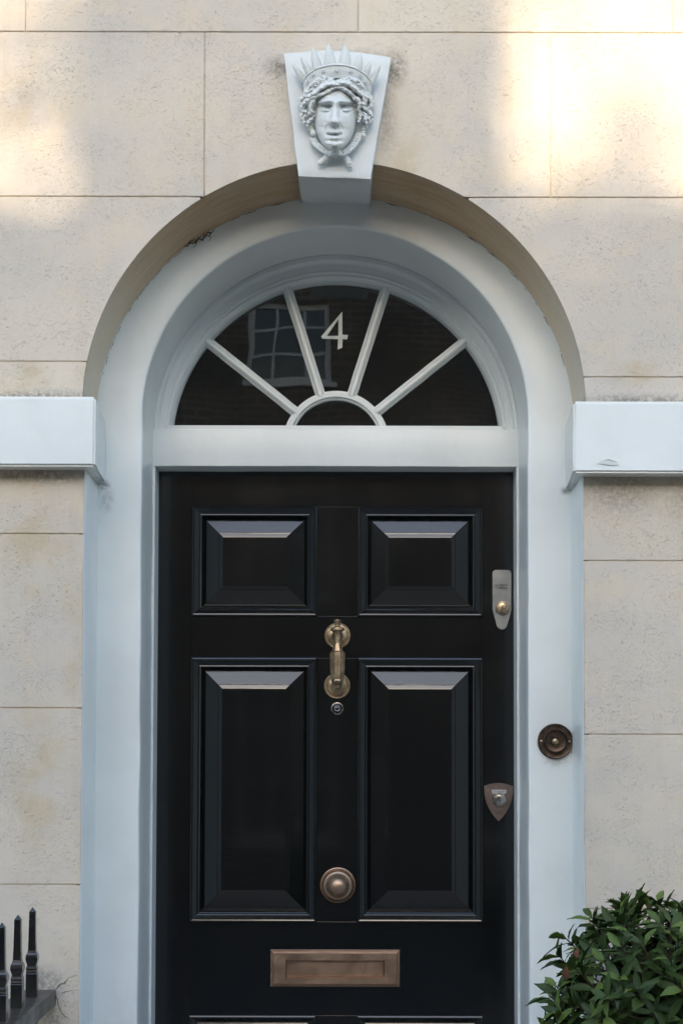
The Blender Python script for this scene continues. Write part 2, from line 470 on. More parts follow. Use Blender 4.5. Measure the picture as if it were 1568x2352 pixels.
for s in (-1, 1):
    # painted return below the string course
    bm = bmesh.new(); rows = []
    for y, x in ((-.0003, HW + .0012), (.006, HW - .0025), (.03, HW - .003), (.10, HW - .002), (WF + .01, HW)):
        rows.append([(s * (x + mnoise.noise(Vector((x * s * 40, y * 10, i * .31))) * .0016), y, i * 2.25 / 48) for i in range(49)])
    add_strip(bm, rows); bmo('painted_return', bm, 'white', house, 50)
    # string course with its end turned into the opening
    z0, z1, xe = ((2.199, 2.3462, .4950), (2.188, 2.3385, .4985))[(s + 1) // 2]
    pts = [(-9.0, -.055), (-xe, -.055), (-xe - .0145, .19), (-.545, .19), (-.545, .01), (-9.0, .01)]
    pts = [(-s * x, y) for x, y in pts]
    bm = bmesh.new(); lo = [bm.verts.new((x, y, z0)) for x, y in pts]; hi = [bm.verts.new((x, y, z1 - (0.004 if y > -.05 else 0))) for x, y in pts]
    bm.faces.new(lo); bm.faces.new(hi)
    for i in range(6): bm.faces.new((lo[i], lo[(i + 1) % 6], hi[(i + 1) % 6], hi[i]))
    bmesh.ops.bevel(bm, geom=list(bm.edges), offset=.005, segments=2, affect='EDGES')
    bmesh.ops.triangulate(bm, faces=[f for f in bm.faces if len(f.verts) > 4])
    for it in range(4): bmesh.ops.subdivide_edges(bm, edges=[e for e in bm.edges if e.calc_length() > .05 and abs(e.verts[0].co.x) < 1.2 and abs(e.verts[1].co.x) < 10], cuts=1)
    for v in bm.verts:
        q = mnoise.noise_vector(v.co * 13) * .0016 + mnoise.noise_vector(v.co * 45) * .0009
        v.co += q
    bmo('string_course', bm, 'white', house, 35)
# a flake of paint lifting off the right string course
bm = bmesh.new()
v = [bm.verts.new(p) for p in ((.547, -.0575, 2.207), (.575, -.0575, 2.203), (.592, -.0580, 2.204), (.590, -.0585, 2.210), (.571, -.0612, 2.216), (.560, -.0590, 2.213))]
bm.faces.new(v); bmo('paint_flake', bm, 'white', house)

# door frame and fanlight -------------------------------------------------------
FI = .4235
TR0, TR1 = 2.2745, 2.3625
for s in (-1, 1):
    bm = bmesh.new()
    x0, x1 = sorted((s * FI, s * (IR + .004))); add_box(bm, x0, x1, FB, .50, 0, TR0, .0025)
    bmo('door_jamb', bm, 'frame', house)
bm = bmesh.new(); add_box(bm, -IR - .003, IR + .003, FB - .0015, .55, TR0, TR1, .003)
bmesh.ops.subdivide_edges(bm, edges=[e for e in bm.edges if e.calc_length() > .5], cuts=20)
for v in bm.verts: v.co += mnoise.noise_vector(v.co * 12) * .0009
bmo('transom', bm, 'frame', house, 40)
GC, GR = 2.331, .3885
def fr(t, y):      # rings between the masonry arch (t=0) and the glass edge (t=1)
    r = IR + (GR - IR) * t; c = IC + (GC - IC) * t
    return arc_path(r, c, y, TR1 - .003)
ps = [fr(-.05, FB + .004), fr(.03, FB), fr(.20, FB), fr(.23, FB + .003), fr(.25, FB + .016), fr(.30, FB + .0185), fr(.56, FB + .0185), fr(.59, FB + .0165), fr(.64, FB + .0165), fr(.67, FB + .022),
      fr(.74, FB + .0225), fr(.77, FB + .0205), fr(.84, FB + .024), fr(.92, FB + .034), fr(.94, FB + .033), fr(1., FB + .045), fr(1.02, FB + .052)]
fan = strip('fanlight_frame', ps, 'frame', house, 18, .0006)
# sill bead along the transom
GY = FB + .046
box('fanlight_sill', -.395, .395, FB + .010, FB + .06, TR1 - .004, 2.3735, 'frame', house, .003)
# hub: a moulded half ring
HO, HI_ = .1275, .1045
def hub(r, y): return arc_path(r, GC + .004, y, TR1, n=40)
ps = [hub(HO, GY + .004), hub(HO - .001, GY - .008), hub(HO - .0045, GY - .009), hub(HO - .0065, GY - .017), hub(HO - .0165, GY - .017), hub(HO - .0185, GY - .009), hub(HI_ + .001, GY - .008), hub(HI_, GY + .004)]
strip('fanlight_hub', ps, 'frame', house, 18)
ANG = (39.0, 72.6, 107.4, 141.2)
bw = .0118
prof = [(-bw, GY + .004), (-bw, GY - .007), (-bw + .0035, GY - .009), (-bw + .005, GY - .016), (-.0028, GY - .020), (.0028, GY - .020), (bw - .005, GY - .016), (bw - .0035, GY - .009), (bw, GY - .007), (bw, GY + .004)]
for a in ANG:
    d = Vector((math.cos(rad(a)), 0, math.sin(rad(a)))); n = Vector((-d.z, 0, d.x)); c = Vector((0, 0, GC + .003))
    bm = bmesh.new(); rows = []
    for k in range(13):
        t = .119 + (.396 - .119) * k / 12
        rows.append([c + d * t + n * (o_ + mnoise.noise(Vector((t * 60, a, 0))) * .0006) + Vector((0, y, 0)) for o_, y in prof])
    add_strip(bm, rows); bmo('glazing_bar', bm, 'frame', house, 12)
# panes: five in the fan, one in the hub
edges = [0 - 8] + list(ANG) + [188]
cc = GC + .003
zmin = TR1 + .002
def sector(a0, a1, r0, r1):
    p = []
    for k in range(25):
        a = rad(a0 + (a1 - a0) * k / 24); p.append((r1 * math.cos(a), cc + r1 * math.sin(a)))
    for k in range(13):
        a = rad(a1 + (a0 - a1) * k / 12); p.append((r0 * math.cos(a), cc + r0 * math.sin(a)))
    return [(x, max(z, zmin)) for x, z in p]
def dedupe(p):
    q = []
    for a in p:
        if not q or (abs(a[0] - q[-1][0]) + abs(a[1] - q[-1][1])) > 1e-5: q.append(a)
    return q
for i in range(5):
    a0 = edges[i] + (.35 if i else 5); a1 = edges[i + 1] - (.35 if i < 4 else 5)
    prism('pane', dedupe(sector(a0, a1, .117, .394)), GY, GY + .003, 'glass', house)
prism('pane', dedupe([(.116 * math.cos(rad(a)), max(zmin, cc + .116 * math.sin(rad(a)))) for a in range(14, 167, 6)]), GY, GY + .003, 'glass', house)
# painted figure 4 on the glass
u = lambda x, y: ((x - 793) * .000562 - .0042, 2.5620 + (343 - y) * .0005335)
fig = [u(825, 172), u(826, 276), u(850, 277), u(849, 284), u(846, 297), u(827, 296), u(826, 334), u(806, 343), u(808, 296), u(742, 294), u(736, 285), u(739, 281)]
hole = [u(809, 206), u(809, 281), u(760, 282)]
bm = bmesh.new()
quads = [(fig[0], hole[0], hole[2], fig[11]), (fig[0], fig[1], hole[1], hole[0])]
poly = [[fig[0], fig[1], hole[1], hole[0]], [fig[0], hole[0], hole[2], fig[11]], [fig[11], hole[2], fig[9], fig[10]], [hole[2], hole[1], fig[8], fig[9]],
        [hole[1], fig[1], fig[5], fig[8]], [fig[1], fig[2], fig[3], fig[4], fig[5]], [fig[8], fig[5], fig[6], fig[7]]]
cache = {}
def vv(p):
    k = (round(p[0], 6), round(p[1], 6))
    if k not in cache: cache[k] = bm.verts.new((p[0], GY - .0015, p[1]))
    return cache[k]
for q in poly: bm.faces.new([vv(p) for p in q])
bmesh.ops.recalc_face_normals(bm, faces=bm.faces); bmesh.ops.solidify(bm, geom=bm.faces[:], thickness=.0004)
bmo('house_number', bm, 'number', house)

# darkness of the hall behind the glass, put into the box's near-black colour
bm = bmesh.new(); add_box(bm, -1.2, 1.2, .56, 4.0, .1, 2.9); bmo('hall_interior', bm, 'hall', house)
for x0, x1, z0, z1 in ((-1.25, -.36, .0, 2.95), (.36, 1.25, .0, 2.95)): pass
bm = bmesh.new(); add_box(bm, -.62, .62, -.42, .52, 0, .15, .012); bmo('doorstep', bm, 'step', house)

# ================================================================== the door
DY = .48
door = thing('front_door', 'glossy black panelled front door with brass fittings under the fanlight', 'door', (0, DY, .15))
def dpart(o): o.matrix_parent_inverse = Matrix.Translation((0, -DY, -.15)); return o
LX0, LX1, MX0, MX1 = -.3425, -.0450, .0530, .3485       # panel openings
ZR = [(2.1900, 1.9275), (1.8275, 1.2030), (.9830, .42)]
G = .0002
def wood(name, x0, x1, z0, z1, m): return dpart(box(name, x0 + G, x1 - G, DY, DY + .045, z0 + G, z1 - G, m, door, .0003))
wood('stile', -.4305, LX0, .155, 2.283, 'black'); wood('stile', MX1, .4305, .155, 2.283, 'black')
zs = [2.283, ZR[0][0], ZR[0][1], ZR[1][0], ZR[1][1], ZR[2][0], ZR[2][1], .155]
for i in range(0, 8, 2): wood('rail', LX0, MX1, zs[i + 1], zs[i], 'blackh')
for a, b in ZR: wood('mullion', LX1, MX0, b, a, 'black')
def rect_rings(name, x0, x1, z0, z1, prof, m, parent, cap=False, smooth=None):
    bm = bmesh.new(); rings = []
    for ins, y in prof:
        rings.append([bm.verts.new(p) for p in ((x0 + ins, DY + y, z0 + ins), (x1 - ins, DY + y, z0 + ins), (x1 - ins, DY + y, z1 - ins), (x0 + ins, DY + y, z1 - ins))])
    for a, b in zip(rings, rings[1:]):
        for i in range(4): bm.faces.new((a[i], a[(i + 1) % 4], b[(i + 1) % 4], b[i]))
    if cap: bm.faces.new(rings[-1])
    return dpart(bmo(name, bm, m, parent, smooth))
for za, zb in ZR:
    for x0, x1 in ((LX0, LX1), (MX0, MX1)):
        pan = rect_rings('door_panel', x0, x1, zb, za, [(.010, .030), (.022, .0165), (.026, .0160), (.026 + .037, .0032), (.026 + .0385, .0030), (.026 + .046, .0010), (.026 + .0475, .0007)], 'black', door, True)
        mo = rect_rings('panel_moulding', x0, x1, zb, za, [(-.0015, .001), (-.0015, -.0045), (.0002, -.0072), (.0030, -.0085), (.0055, -.0078), (.0095, -.0040), (.0150, .0010), (.0172, .0022), (.0180, .0012),
                       (.0200, .0006), (.0218, .0018), (.0224, .0040), (.0226, .0175)], 'black', door, False)
        mo.parent = pan; mo.matrix_parent_inverse = Matrix.Identity(4)
dpart(box('door_core', -.428, .428, DY + .0335, DY + .05, .156, 2.28, 'black', door))

# knocker ---------------------------------------------------------------------
KX = .0045
kn = lathe('knocker', [(.0310, 0), (.0310, .0030), (.0302, .0042), (.0290, .0046), (.0282, .0040), (.0272, .0040), (.0255, .0072), (.0235, .0078), (.0215, .0058), (.0165, .0074), (.0130, .0080), (.0122, .0110), (.0100, .014), (.0095, .030)], 'brass', door, 48, 'y', (KX, DY, 1.881))
dpart(kn); kn['label'] = 'urn-topped brass knocker with faceted hanging grip'
def kpart(o): o.parent = kn; o.matrix_parent_inverse = Matrix.Identity(4); return o
def kl(name, prof, seg, y, z, rot=0., m='brass', smooth=45): return kpart(dpart(lathe(name, prof, m, kn, seg, 'z', (KX, y, z), rot, smooth)))
KY = DY - .034
kl('finial', [(.0045, -.030), (.0088, -.028), (.0092, -.020), (.0082, -.010), (.0086, .000), (.0092, .008), (.0110, .012), (.0158, .0145), (.0166, .0180), (.0158, .0215), (.0110, .0240), (.0066, .0262), (.0062, .0300), (.0080, .0350), (.0097, .0385), (.0095, .0405)], 32, KY, 1.876)
kl('knocker_grip', [(.0088, 0), (.0105, -.006), (.0140, -.018), (.0186, -.0215), (.0186, -.0235), (.0178, -.042), (.0168, -.065), (.0160, -.078), (.0155, -.0855), (.0165, -.0880), (.0150, -.0925), (.0085, -.099), (.0080, -.106), (.004, -.1085)], 8, KY - .001, 1.8605, PI / 8, smooth=12)
bm = bmesh.new()
for k in range(8):
    a = 2 * PI * k / 8
    cx, cy = KX + .0158 * math.cos(a), KY - .001 + .0158 * math.sin(a)
    tube(bm, [(cx, cy, 1.8365), (KX + .0152 * math.cos(a), KY - .001 + .0152 * math.sin(a), 1.80), (KX + .0142 * math.cos(a), KY - .001 + .0142 * math.sin(a), 1.776)], [.0024, .0021, .0010], 8)
kpart(dpart(bmo('fluting', bm, 'brass', kn, 60)))
kpart(dpart(lathe('striker_plate', [(.0312, 0), (.0312, .0030), (.0304, .0042), (.0292, .0046), (.0284, .0040), (.0272, .0040), (.0256, .0070), (.0238, .0076), (.0225, .0058), (.0150, .0062), (.0130, .0082), (.0105, .0100), (.0090, .022), (.0060, .024)], 'brass', kn, 48, 'y', (KX - .0008, DY, 1.7615))))
kpart(dpart(box('striker', KX - .0075, KX + .0060, DY - .036, DY - .010, 1.750, 1.7590, 'brass', kn, .0015)))

# spy hole, knob, letter plate --------------------------------------------------
pe = dpart(lathe('spy_hole', [(.0150, 0), (.0150, .0018), (.0142, .0032), (.0128, .0034), (.0120, .0020), (.0112, .0016)], 'bright', door, 40, 'y', (KX - .0005, DY, 1.7075)))
o = dpart(lathe('lens', [(.0116, 0), (.0114, .0022), (.0066, .0026), (.0064, .0038), (.0056, .0042), (.0052, .0030), (.0030, .0040), (.001, .0044)], 'iron', pe, 32, 'y', (KX - .0005, DY, 1.7075))); o.matrix_parent_inverse = Matrix.Identity(4)
o = dpart(lathe('lens_ring', [(.0068, .002), (.0068, .0042), (.0060, .0046), (.0052, .0042), (.0050, .003)], 'bright', pe, 32, 'y', (KX - .0005, DY, 1.7075))); o.matrix_parent_inverse = Matrix.Identity(4)
kb = dpart(lathe('door_knob', [(.0415, 0), (.0420, .003), (.0412, .0055), (.0398, .0062), (.0390, .0056), (.0385, .0080), (.0372, .0096), (.0362, .0088), (.0355, .0100), (.0345, .012)], 'bronze', door, 56, 'y', (.0065, DY, 1.2895)))
o = dpart(lathe('knob_dome', [(.0345, .010), (.0345, .0165), (.0335, .0185), (.0312, .0195), (.0280, .0215), (.0245, .0262), (.0205, .0320), (.0160, .0368), (.0110, .0398), (.0055, .0412), (.0008, .0415)], 'bronze', kb, 56, 'y', (.0065, DY, 1.2895), smooth=60)); o.matrix_parent_inverse = Matrix.Identity(4)
def rect_plate(name, cx, cz, w_, h_, rings, m, parent, cap=True):
    bm = bmesh.new(); rr = []
    for ins, t in rings:
        a, b = w_ / 2 - ins, h_ / 2 - ins
        rr.append([bm.verts.new((cx + sx * a, DY - t, cz + sz * b)) for sx, sz in ((-1, -1), (1, -1), (1, 1), (-1, 1))])
    for a, b in zip(rr, rr[1:]):
        for i in range(4): bm.faces.new((a[i], a[(i + 1) % 4], b[(i + 1) % 4], b[i]))
    if cap: bm.faces.new(rr[-1])
    return dpart(bmo(name, bm, m, parent))
LPX, LPZ = .0005, 1.0942
lp = rect_plate('letter_plate', LPX, LPZ, .3045, .0865, [(0, -.001), (0, .0030), (.0008, .0036), (.0032, .0036), (.0036, .0072), (.0044, .0080), (.0058, .0082), (.0064, .0138), (.0076, .0148), (.0290 + .002, .0148)], 'bronze', door, False)
# aperture face and flap
bm = bmesh.new()
ox, oz, ax, az = .3045 / 2 - .008, .0865 / 2 - .008, .1160, .0203
O = [bm.verts.new((LPX + sx * ox, DY - .0146, LPZ + sz * oz)) for sx, sz in ((-1, -1), (1, -1), (1, 1), (-1, 1))]
I = [bm.verts.new((LPX + sx * ax, DY - .0146, LPZ - .0005 + sz * az)) for sx, sz in ((-1, -1), (1, -1), (1, 1), (-1, 1))]
J = [bm.verts.new((LPX + sx * (ax - .0006), DY - .0138, LPZ - .0005 + sz * (az - .0006))) for sx, sz in ((-1, -1), (1, -1), (1, 1), (-1, 1))]
K = [bm.verts.new((LPX + sx * (ax - .0006), DY + .004, LPZ - .0005 + sz * (az - .0006))) for sx, sz in ((-1, -1), (1, -1), (1, 1), (-1, 1))]
for A, Bq in ((O, I), (I, J), (J, K)):
    for i in range(4): bm.faces.new((A[i], A[(i + 1) % 4], Bq[(i + 1) % 4], Bq[i]))
me = bpy.data.meshes.new('plate_face'); bmesh.ops.recalc_face_normals(bm, faces=bm.faces); bm.to_mesh(me); bm.free()
# the ring profile ends flush under this face, so trim it to the moulded edge
bm = bmesh.new(); bm.from_mesh(lp.data)
far = [v for v in bm.verts if abs(abs(v.co.x - LPX) - (.3045 / 2 - .031)) < 1e-4]
bmesh.ops.delete(bm, geom=far, context='VERTS'); bm.to_mesh(lp.data); bm.free()
o = dpart(link('plate_face', me, 'bronze', lp)); o.matrix_parent_inverse = Matrix.Identity(4)
bm = bmesh.new(); add_box(bm, LPX - ax + .0012, LPX + ax - .0012, DY - .0022, DY - .0006, LPZ - az + .0010, LPZ + az - .0010, .0008)
o = dpart(bmo('letter_flap', bm, 'bronze', lp)); o.matrix_parent_inverse = Matrix.Identity(4)

def arch_text(name, body, size, depth, cx, cz, y, R, m, parent, sx=1.0):
    me = text_mesh(body, size, depth)
    for v in me.vertices:
        x, z, d = v.co.x * sx, v.co.y, v.co.z
        a = x / R
        v.co = (cx + (R + z) * math.sin(a), y - d, cz + (R + z) * math.cos(a) - R)
    o = dpart(link(name, me, m, parent)); o.matrix_parent_inverse = Matrix.Identity(4); return o
def fan_plate(name, cx, cz, w0, w1, h, R, y0, y1, m, parent):
    top = [(cx - w0 / 2 + w0 * i / 10, 0) for i in range(11)]; pts = []
    for i in range(11):
        x = -w0 / 2 + w0 * i / 10; pts.append((cx + x, cz + h / 2 - x * x / (2 * R)))
    for i in range(11):
        x = w1 / 2 - w1 * i / 10; pts.append((cx + x, cz - h / 2 - x * x / (2 * R)))
    o = dpart(prism(name, pts, y0, y1, m, parent)); o.matrix_parent_inverse = Matrix.Identity(4); return o
def cylinder_lock(cx, cz, y, m, parent, r=.0150, out=.007):
    o = dpart(lathe('lock_cylinder', [(r, 0), (r, out - .002), (r - .0012, out), (r - .0035, out + .0002), (r - .0045, out - .0010), (r - .0052, out - .0010), (r - .0056, out + .0002), (r - .0062, out + .0004), (.001, out + .0004)], m, parent, 40, 'y', (cx, y, cz))); o.matrix_parent_inverse = Matrix.Identity(4)
    yy = y - out
    bm = bmesh.new(); add_box(bm, cx - .0011, cx + .0011, yy - .0010, yy, cz - .0052, cz + .0052)
    add_box(bm, cx + .0036, cx + .0056, yy - .0010, yy, cz - .0030, cz - .0012)
    o = dpart(bmo('keyhole', bm, 'slot', parent)); o.matrix_parent_inverse = Matrix.Identity(4)
# upper lock: long satin plate tapering to a rounded tail
cx = .3952
pts = []
def rnd(cx0, cz0, r, a0, a1, n=8): return [(cx0 + r * math.cos(rad(a0 + (a1 - a0) * i / n)), cz0 + r * math.sin(rad(a0 + (a1 - a0) * i / n))) for i in range(n + 1)]
hw_, zt, zm, zbm = .0222, 2.0385, 1.9450, 1.8955
pts += rnd(cx - hw_ + .008, zt - .008, .008, 180, 90) + rnd(cx + hw_ - .008, zt - .008, .008, 90, 0)
pts += [(cx + hw_ + .0003, zm), (cx + hw_ - .0008, zm - .006)] + rnd(cx, zbm + .0122, .0122, -14, -166, 12) + [(cx - hw_ + .0008, zm - .006), (cx - hw_ - .0003, zm)]
up = dpart(prism('upper_lock', pts, DY - .0085, DY, 'steel', door, .0016))
up['label'] = 'long satin steel lock plate with tapered tail'
fan_plate('name_recess', cx - .0004, 1.9990, .0352, .0300, .0108, .055, DY - .0089, DY - .0080, 'steelgroove', up)
arch_text('lettering', 'BANHAM', .0098, .0004, cx - .0004, 1.9990, DY - .0089, .055, 'bright', up, .78)
bm = bmesh.new()
R_ = .055
for zz in (-.0054,):
    tube(bm, [(cx - .0004 - .0150 + .030 * i / 8, DY - .0089, 1.9990 + zz - (-.0150 + .030 * i / 8) ** 2 / (2 * R_)) for i in range(9)], .0005, 5)
for s in (-1, 1): tube(bm, [(cx - .0004 + s * .0175, DY - .0089, 1.9990 + .0054 - .0176 ** 2 / (2 * R_)), (cx - .0004 + s * .0150, DY - .0089, 1.9990 - .0054 - .015 ** 2 / (2 * R_))], .0005, 5)
o = dpart(bmo('recess_edge', bm, 'bright', up, 60)); o.matrix_parent_inverse = Matrix.Identity(4)
cylinder_lock(cx + .0006, 1.9478, DY - .0085, 'cyl', up, .0158, .0085)
# lower lock: shield
sx0 = .3868
def shield(hw_, zt, zs_, zb, arch):
    p = [(sx0 - hw_ + 2 * hw_ * i / 12, zs_ + (zt - zs_) * (1 - (abs(i - 6) / 6) ** 2.0)) for i in range(13)]
    for i in range(1, 15):
        t = i / 14; p.append((sx0 + hw_ * (1 - t ** 2.3) if t < 1 else sx0, zs_ - (zs_ - zb) * t))
    for i in range(13, 0, -1):
        t = i / 14; p.append((sx0 - hw_ * (1 - t ** 2.3), zs_ - (zs_ - zb) * t))
    return p
lo = dpart(prism('lower_lock', shield(.0345, 1.5315, 1.5235, 1.4405, 0), DY - .0075, DY, 'brownlock', door, .0018))
lo['label'] = 'brown shield-shaped lock with silver cylinder'
o = dpart(prism('raised_shield', shield(.0292, 1.5215, 1.5150, 1.4590, 0), DY - .0120, DY - .0070, 'brownlock', lo, .0022)); o.matrix_parent_inverse = Matrix.Identity(4)
fan_plate('name_plate', sx0 + .0004, 1.5115, .0345, .0310, .0088, .20, DY - .0128, DY - .0119, 'label', lo)
arch_text('lettering', 'BANHAM', .0088, .0002, sx0 + .0004, 1.5113, DY - .0129, .20, 'labelink', lo, .76)
cylinder_lock(sx0 + .0006, 1.4925, DY - .0120, 'bright', lo, .0165, .006)

# ================================================================== door bell
BX, BZ = .4872, 1.6298
WB = WF - .0035
bell = thing('doorbell', 'round dark bronze doorbell with raised push on the white door surround', 'doorbell', (BX, WB, BZ))
def bpart(o, p=None): o.matrix_parent_inverse = Matrix.Translation((-BX, -WB, -BZ)); return o
bpart(lathe('bell_plate', [(.0392, -.003), (.0392, .0030), (.0386, .0046), (.0374, .0052), (.0364, .0044), (.0352, .0040), (.0272, .0044), (.0262, .0068), (.0250, .0076), (.0238, .0066), (.0230, .0030), (.0200, .0016), (.0105, .0018)], 'darkbronze', bell, 56, 'y', (BX, WB, BZ)))
bpart(lathe('push_collar', [(.0108, .001), (.0108, .0052), (.0098, .0062), (.0086, .0060), (.0082, .0040)], 'darkbronze', bell, 36, 'y', (BX, WB, BZ)))
bpart(lathe('push_button', [(.0080, .001), (.0078, .0058), (.0070, .0075), (.0050, .0090), (.0025, .0097), (.0004, .0099)], 'brass', bell, 32, 'y', (BX, WB, BZ), smooth=60))
for s in (-1, 1):
    bm = bmesh.new(); add_lathe(bm, [(.0032, .003), (.0030, .0052), (.0018, .0060), (.0003, .0062)], 14, 'y', (BX + s * .0308, WB, BZ - .0005 * s))
    bpart(bmo('screw', bm, 'brass', bell, 60))

# ================================================================== keystone with carved head
key = thing('keystone', 'white painted keystone carved with a crowned head above the door arch', 'sculpture', (0, 0, 2.815))
KF = -.040
kp = lambda o: (setattr(o, 'matrix_parent_inverse', Matrix.Translation((0, 0, -2.815))), o)[1]
bm = bmesh.new()
topn = 16
front = [(-.0748, 2.8180), (0, 2.8152), (.0760, 2.8125)]
def kx(z, s): 
    t = (z - 2.815) / (3.076 - 2.815)
    return (-.0748 - .0312 * t) if s < 0 else (.0760 + .0435 * t)
rows = []
NZ, NX = 30, 26
def ktop(u_): return 3.0808 + (3.0722 - 3.0808) * u_ + .0105 * math.sin(PI * u_)
for j in range(NZ + 1):
    row = []
    for i in range(NX + 1):
        u_ = i / NX; zb = 2.8180 + (2.8125 - 2.8180) * u_; zt = ktop(u_)
        z = zb + (zt - zb) * j / NZ; x = kx(z, -1) + (kx(z, 1) - kx(z, -1)) * u_
        e = min(i, NX - i, j, NZ - j)
        q = mnoise.noise_vector(Vector((x, 0, z)) * 18) * .0012 + mnoise.noise_vector(Vector((x, 0, z)) * 60) * .0006
        row.append(bm.verts.new((x + q.x, KF + q.y + (.0022 if e == 0 else 0), z + q.z)))
    rows.append(row)
for a, b in zip(rows, rows[1:]):
    for i in range(NX): bm.faces.new((a[i], a[i + 1], b[i + 1], b[i]))
loop = [rows[0][i] for i in range(NX + 1)] + [rows[j][NX] for j in range(1, NZ + 1)] + [rows[NZ][i] for i in range(NX - 1, -1, -1)] + [rows[j][0] for j in range(NZ - 1, 0, -1)]
prev = loop
for y in (KF + .006, .0, .06, .13, .20):
    cur = [bm.verts.new((v.co.x * (1.002 if y < 0 else 1.0), y, v.co.z + (max(0., y) / .20 * .0175 if v in rows[0] else 0))) for v in loop]
    for i in range(len(loop)):
        j = (i + 1) % len(loop); bm.faces.new((prev[i], prev[j], cur[j], cur[i]))
    prev = cur
kp(bmo('keystone_block', bm, 'stone', key, 35))

# carved relief: drawing units (one unit = 0.195 mm) on the face of the keystone; p = how far a point stands proud.
UN = .0001938
def RX(zx): return .0046 + (zx - 790) * UN
def RZ(zy, p): return 3.1205 - zy * UN - .365 * p       # the head leans out, so what stands proud hangs lower
def RP(zx, zy, p): return (RX(zx), KF - p, RZ(zy, p))
def relief(name, x0, x1, y0, y1, step, fn, m, parent, cut=-.0005):
    xs = np.arange(x0, x1 + step, step, dtype=float); ys = np.arange(y0, y1 + step, step, dtype=float)
    X, Y = np.meshgrid(xs, ys); P = fn(X, Y)
    ok = P > cut
    idx = -np.ones(P.shape, int); idx[ok] = np.arange(ok.sum())
    V = [RP(a, b, c) for a, b, c in zip(X[ok], Y[ok], P[ok])]
    q = ok[:-1, :-1] & ok[1:, :-1] & ok[:-1, 1:] & ok[1:, 1:]
    jj, ii = np.nonzero(q)
    F = np.stack([idx[jj, ii], idx[jj, ii + 1], idx[jj + 1, ii + 1], idx[jj + 1, ii]], 1).tolist()
    me = bpy.data.meshes.new(name); me.from_pydata(V, [], F); me.update(); me.flip_normals()
    return kp(link(name, me, m, parent, smooth=180))
def G2(X, Y, a, b, sx, sy, e=2.0): return np.exp(-.5 * ((np.abs(X - a) / sx) ** e + (np.abs(Y - b) / sy) ** e))
def lump_noise(X, Y, s, seed=0):
    r = np.random.default_rng(seed); out = np.zeros_like(X)
    for k in range(14):
        a = r.uniform(0, 2 * PI); f = r.uniform(.5, 1.6) / s; out += np.sin((X * math.cos(a) + Y * math.sin(a)) * f * 2 * PI + r.uniform(0, 6.3))
    return out / 14 ** .5
